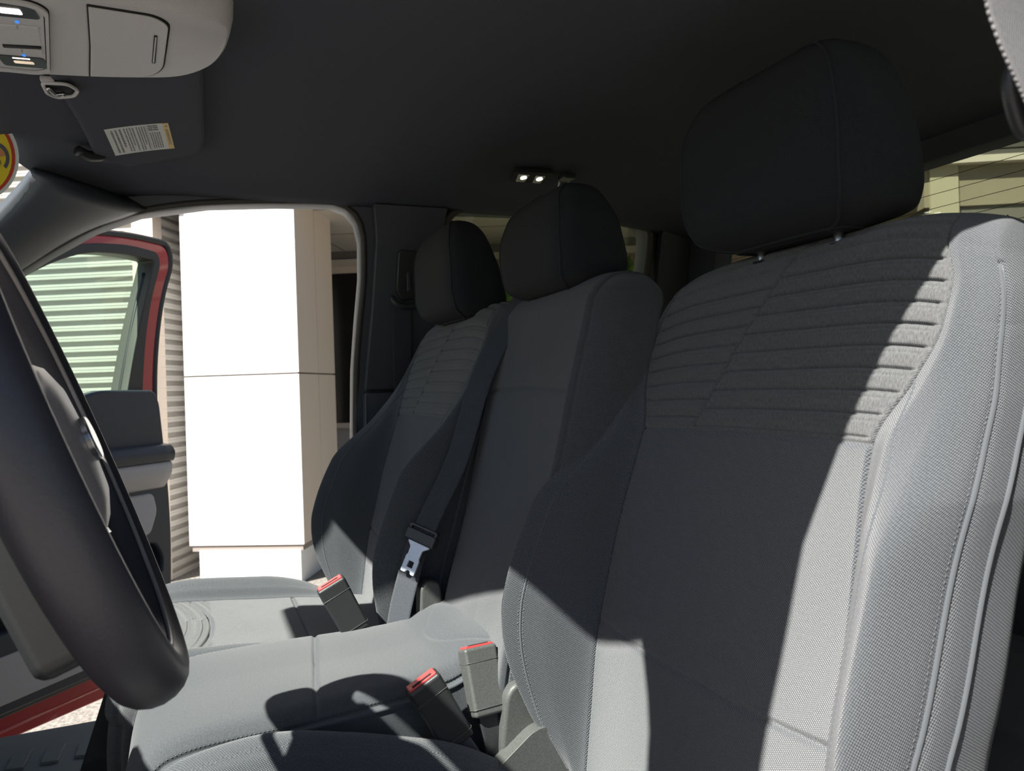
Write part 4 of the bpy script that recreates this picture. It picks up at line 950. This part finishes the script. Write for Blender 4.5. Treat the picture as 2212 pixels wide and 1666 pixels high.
# canopy over the walkway, eave and shop front behind it
build(bb(-1.04, -.84, -.04, 2.6, 1.345, 1.95), 'canopy_end', 'greydark', parent=bd, smooth=False)
build(bb(-.84, 4.0, -.02, 2.6, 1.385, 1.95), 'canopy', 'soffit', parent=bd, smooth=False)
for x in np.arange(-.30, 4, 1.15): build(bb(x, x + .010, .0, 2.2, 1.379, 1.386), 'soffit_joint', 'seam_w', parent=bd, smooth=False)
for y in (.40, 1.3): build(bb(-.84, 4.0, y, y + .010, 1.379, 1.386), 'soffit_joint', 'seam_w', parent=bd, smooth=False)
build(bb(-1.04, 4.0, 2.12, 2.5, 1.300, 1.385), 'eave_band', 'greydark', parent=bd, smooth=False)
build(bb(-1.04, 4.0, 2.10, 2.5, 1.235, 1.300), 'cream_band', 'soffit', parent=bd, smooth=False)
build(bb(-1.04, 4.0, 2.20, 2.5, -1.35, 1.235), 'stucco_wall', 'stucco', parent=bd, smooth=False)
build(bb(1.0, 4.0, 2.17, 2.21, 1.02, 1.235), 'sign_band', 'brown', parent=bd, smooth=False)
wn = build(bb(-1.04, .75, 2.16, 2.20, -.33, 1.19), 'shop_window', 'darkglass', parent=bd, smooth=False)
build(bb(-1.04, .75, 2.13, 2.19, 1.17, 1.235), 'window_frame', 'cream', parent=wn, smooth=False)
build(bb(-1.04, .75, 2.13, 2.19, -.37, -.32), 'window_frame', 'cream', parent=wn, smooth=False)
bz = bthing('annex_building', 'beige low building with pale fascia, seen through the rear glass', 'building')
build(bb(4.72, 9, 1.0, 3.0, -1.35, 1.285), 'dark_wall', 'greydark', parent=bz, smooth=False)  # charcoal lower wall
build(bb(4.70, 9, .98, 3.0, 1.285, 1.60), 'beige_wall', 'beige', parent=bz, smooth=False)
build(bb(4.0, 9, .90, 3.0, 1.60, 1.685), 'fascia', 'soffit', parent=bz, smooth=False)
build(bb(4.0, 9, .93, 3.0, 1.685, 1.70), 'fascia_joint', 'greydark', parent=bz, smooth=False)
build(bb(4.0, 9, .90, 3.0, 1.70, 1.76), 'upper_fascia', 'soffit', parent=bz, smooth=False)
build(bb(4.0, 9, .98, 3.0, 1.76, 1.80), 'dark_band', 'greydark', parent=bz, smooth=False)  # charcoal band below the parapet
build(bb(4.0, 9, .80, 3.0, 1.80, 2.1), 'parapet', 'soffit', parent=bz, smooth=False)
build(bb(4.74, 4.95, .96, 1.02, -1.35, 1.60), 'reflection_panel', 'reflect_tone', parent=bz, smooth=False)  # pale upright added to paint a reflection in the rear glass
dw = build(bb(5.0, 5.35, .95, 1.02, .2, 1.16), 'window', 'soffit', parent=bz, smooth=False)
build(bb(5.05, 5.30, .93, .96, .25, 1.10), 'pane', 'darkglass', parent=dw, smooth=False)

# foliage in front of the shop wall, leaf by leaf
def shrub(cx_, cy_, z0_, z1_, rx, ry, n, label, seed):
    r = np.random.default_rng(seed)
    t = thing('leafy_shrub', label, 'shrub', C0, 'shrubs by the shop wall'); t.rotation_euler = (0, 0, BANG); BASE[t.name] = np.array((0, 0, -1.35))
    mb = MB(); zc, rz = (z0_ + z1_) / 2, (z1_ - z0_) / 2
    for _ in range(n):
        d = r.normal(size=3); d /= np.linalg.norm(d); k = r.uniform(.55, 1) ** .5 * (1 + .18 * math.sin(5 * d[0] + 4 * d[2] + seed))
        c_ = np.array((cx_ + d[0] * rx * k, cy_ + d[1] * ry * k, zc + d[2] * rz * k)); a = r.normal(size=3); a /= np.linalg.norm(a); b = np.cross(a, r.normal(size=3)); b /= np.linalg.norm(b)
        L = r.uniform(.035, .06); w = L * .42
        mb.add([c_ - a * L, c_ - a * L * .2 + b * w, c_ + a * L, c_ - a * L * .2 - b * w], [(0, 1, 2, 3)])
    build(mb, 'foliage', 'leaf', parent=t, smooth=False)
    mb = MB()
    for k in range(5):
        a = k * 1.26 + seed; mb.tube(curve([(cx_ + .04 * math.cos(a), cy_ + .04 * math.sin(a), -1.35), (cx_ + .4 * rx * math.cos(a), cy_ + .4 * ry * math.sin(a), zc - .2 * rz), (cx_ + .7 * rx * math.cos(a), cy_ + .7 * ry * math.sin(a), zc + .4 * rz)], 8), np.linspace(.022, .006, 8), 6)
    build(mb, 'stems', 'bark', parent=t)
shrub(1.10, 1.60, -1.25, .95, .45, .32, 5200, 'green shrub showing between the far and middle headrests', 3)
shrub(2.35, 1.55, -1.25, 1.14, .62, .35, 7000, 'green shrub at the rear corner of the side glass', 5)
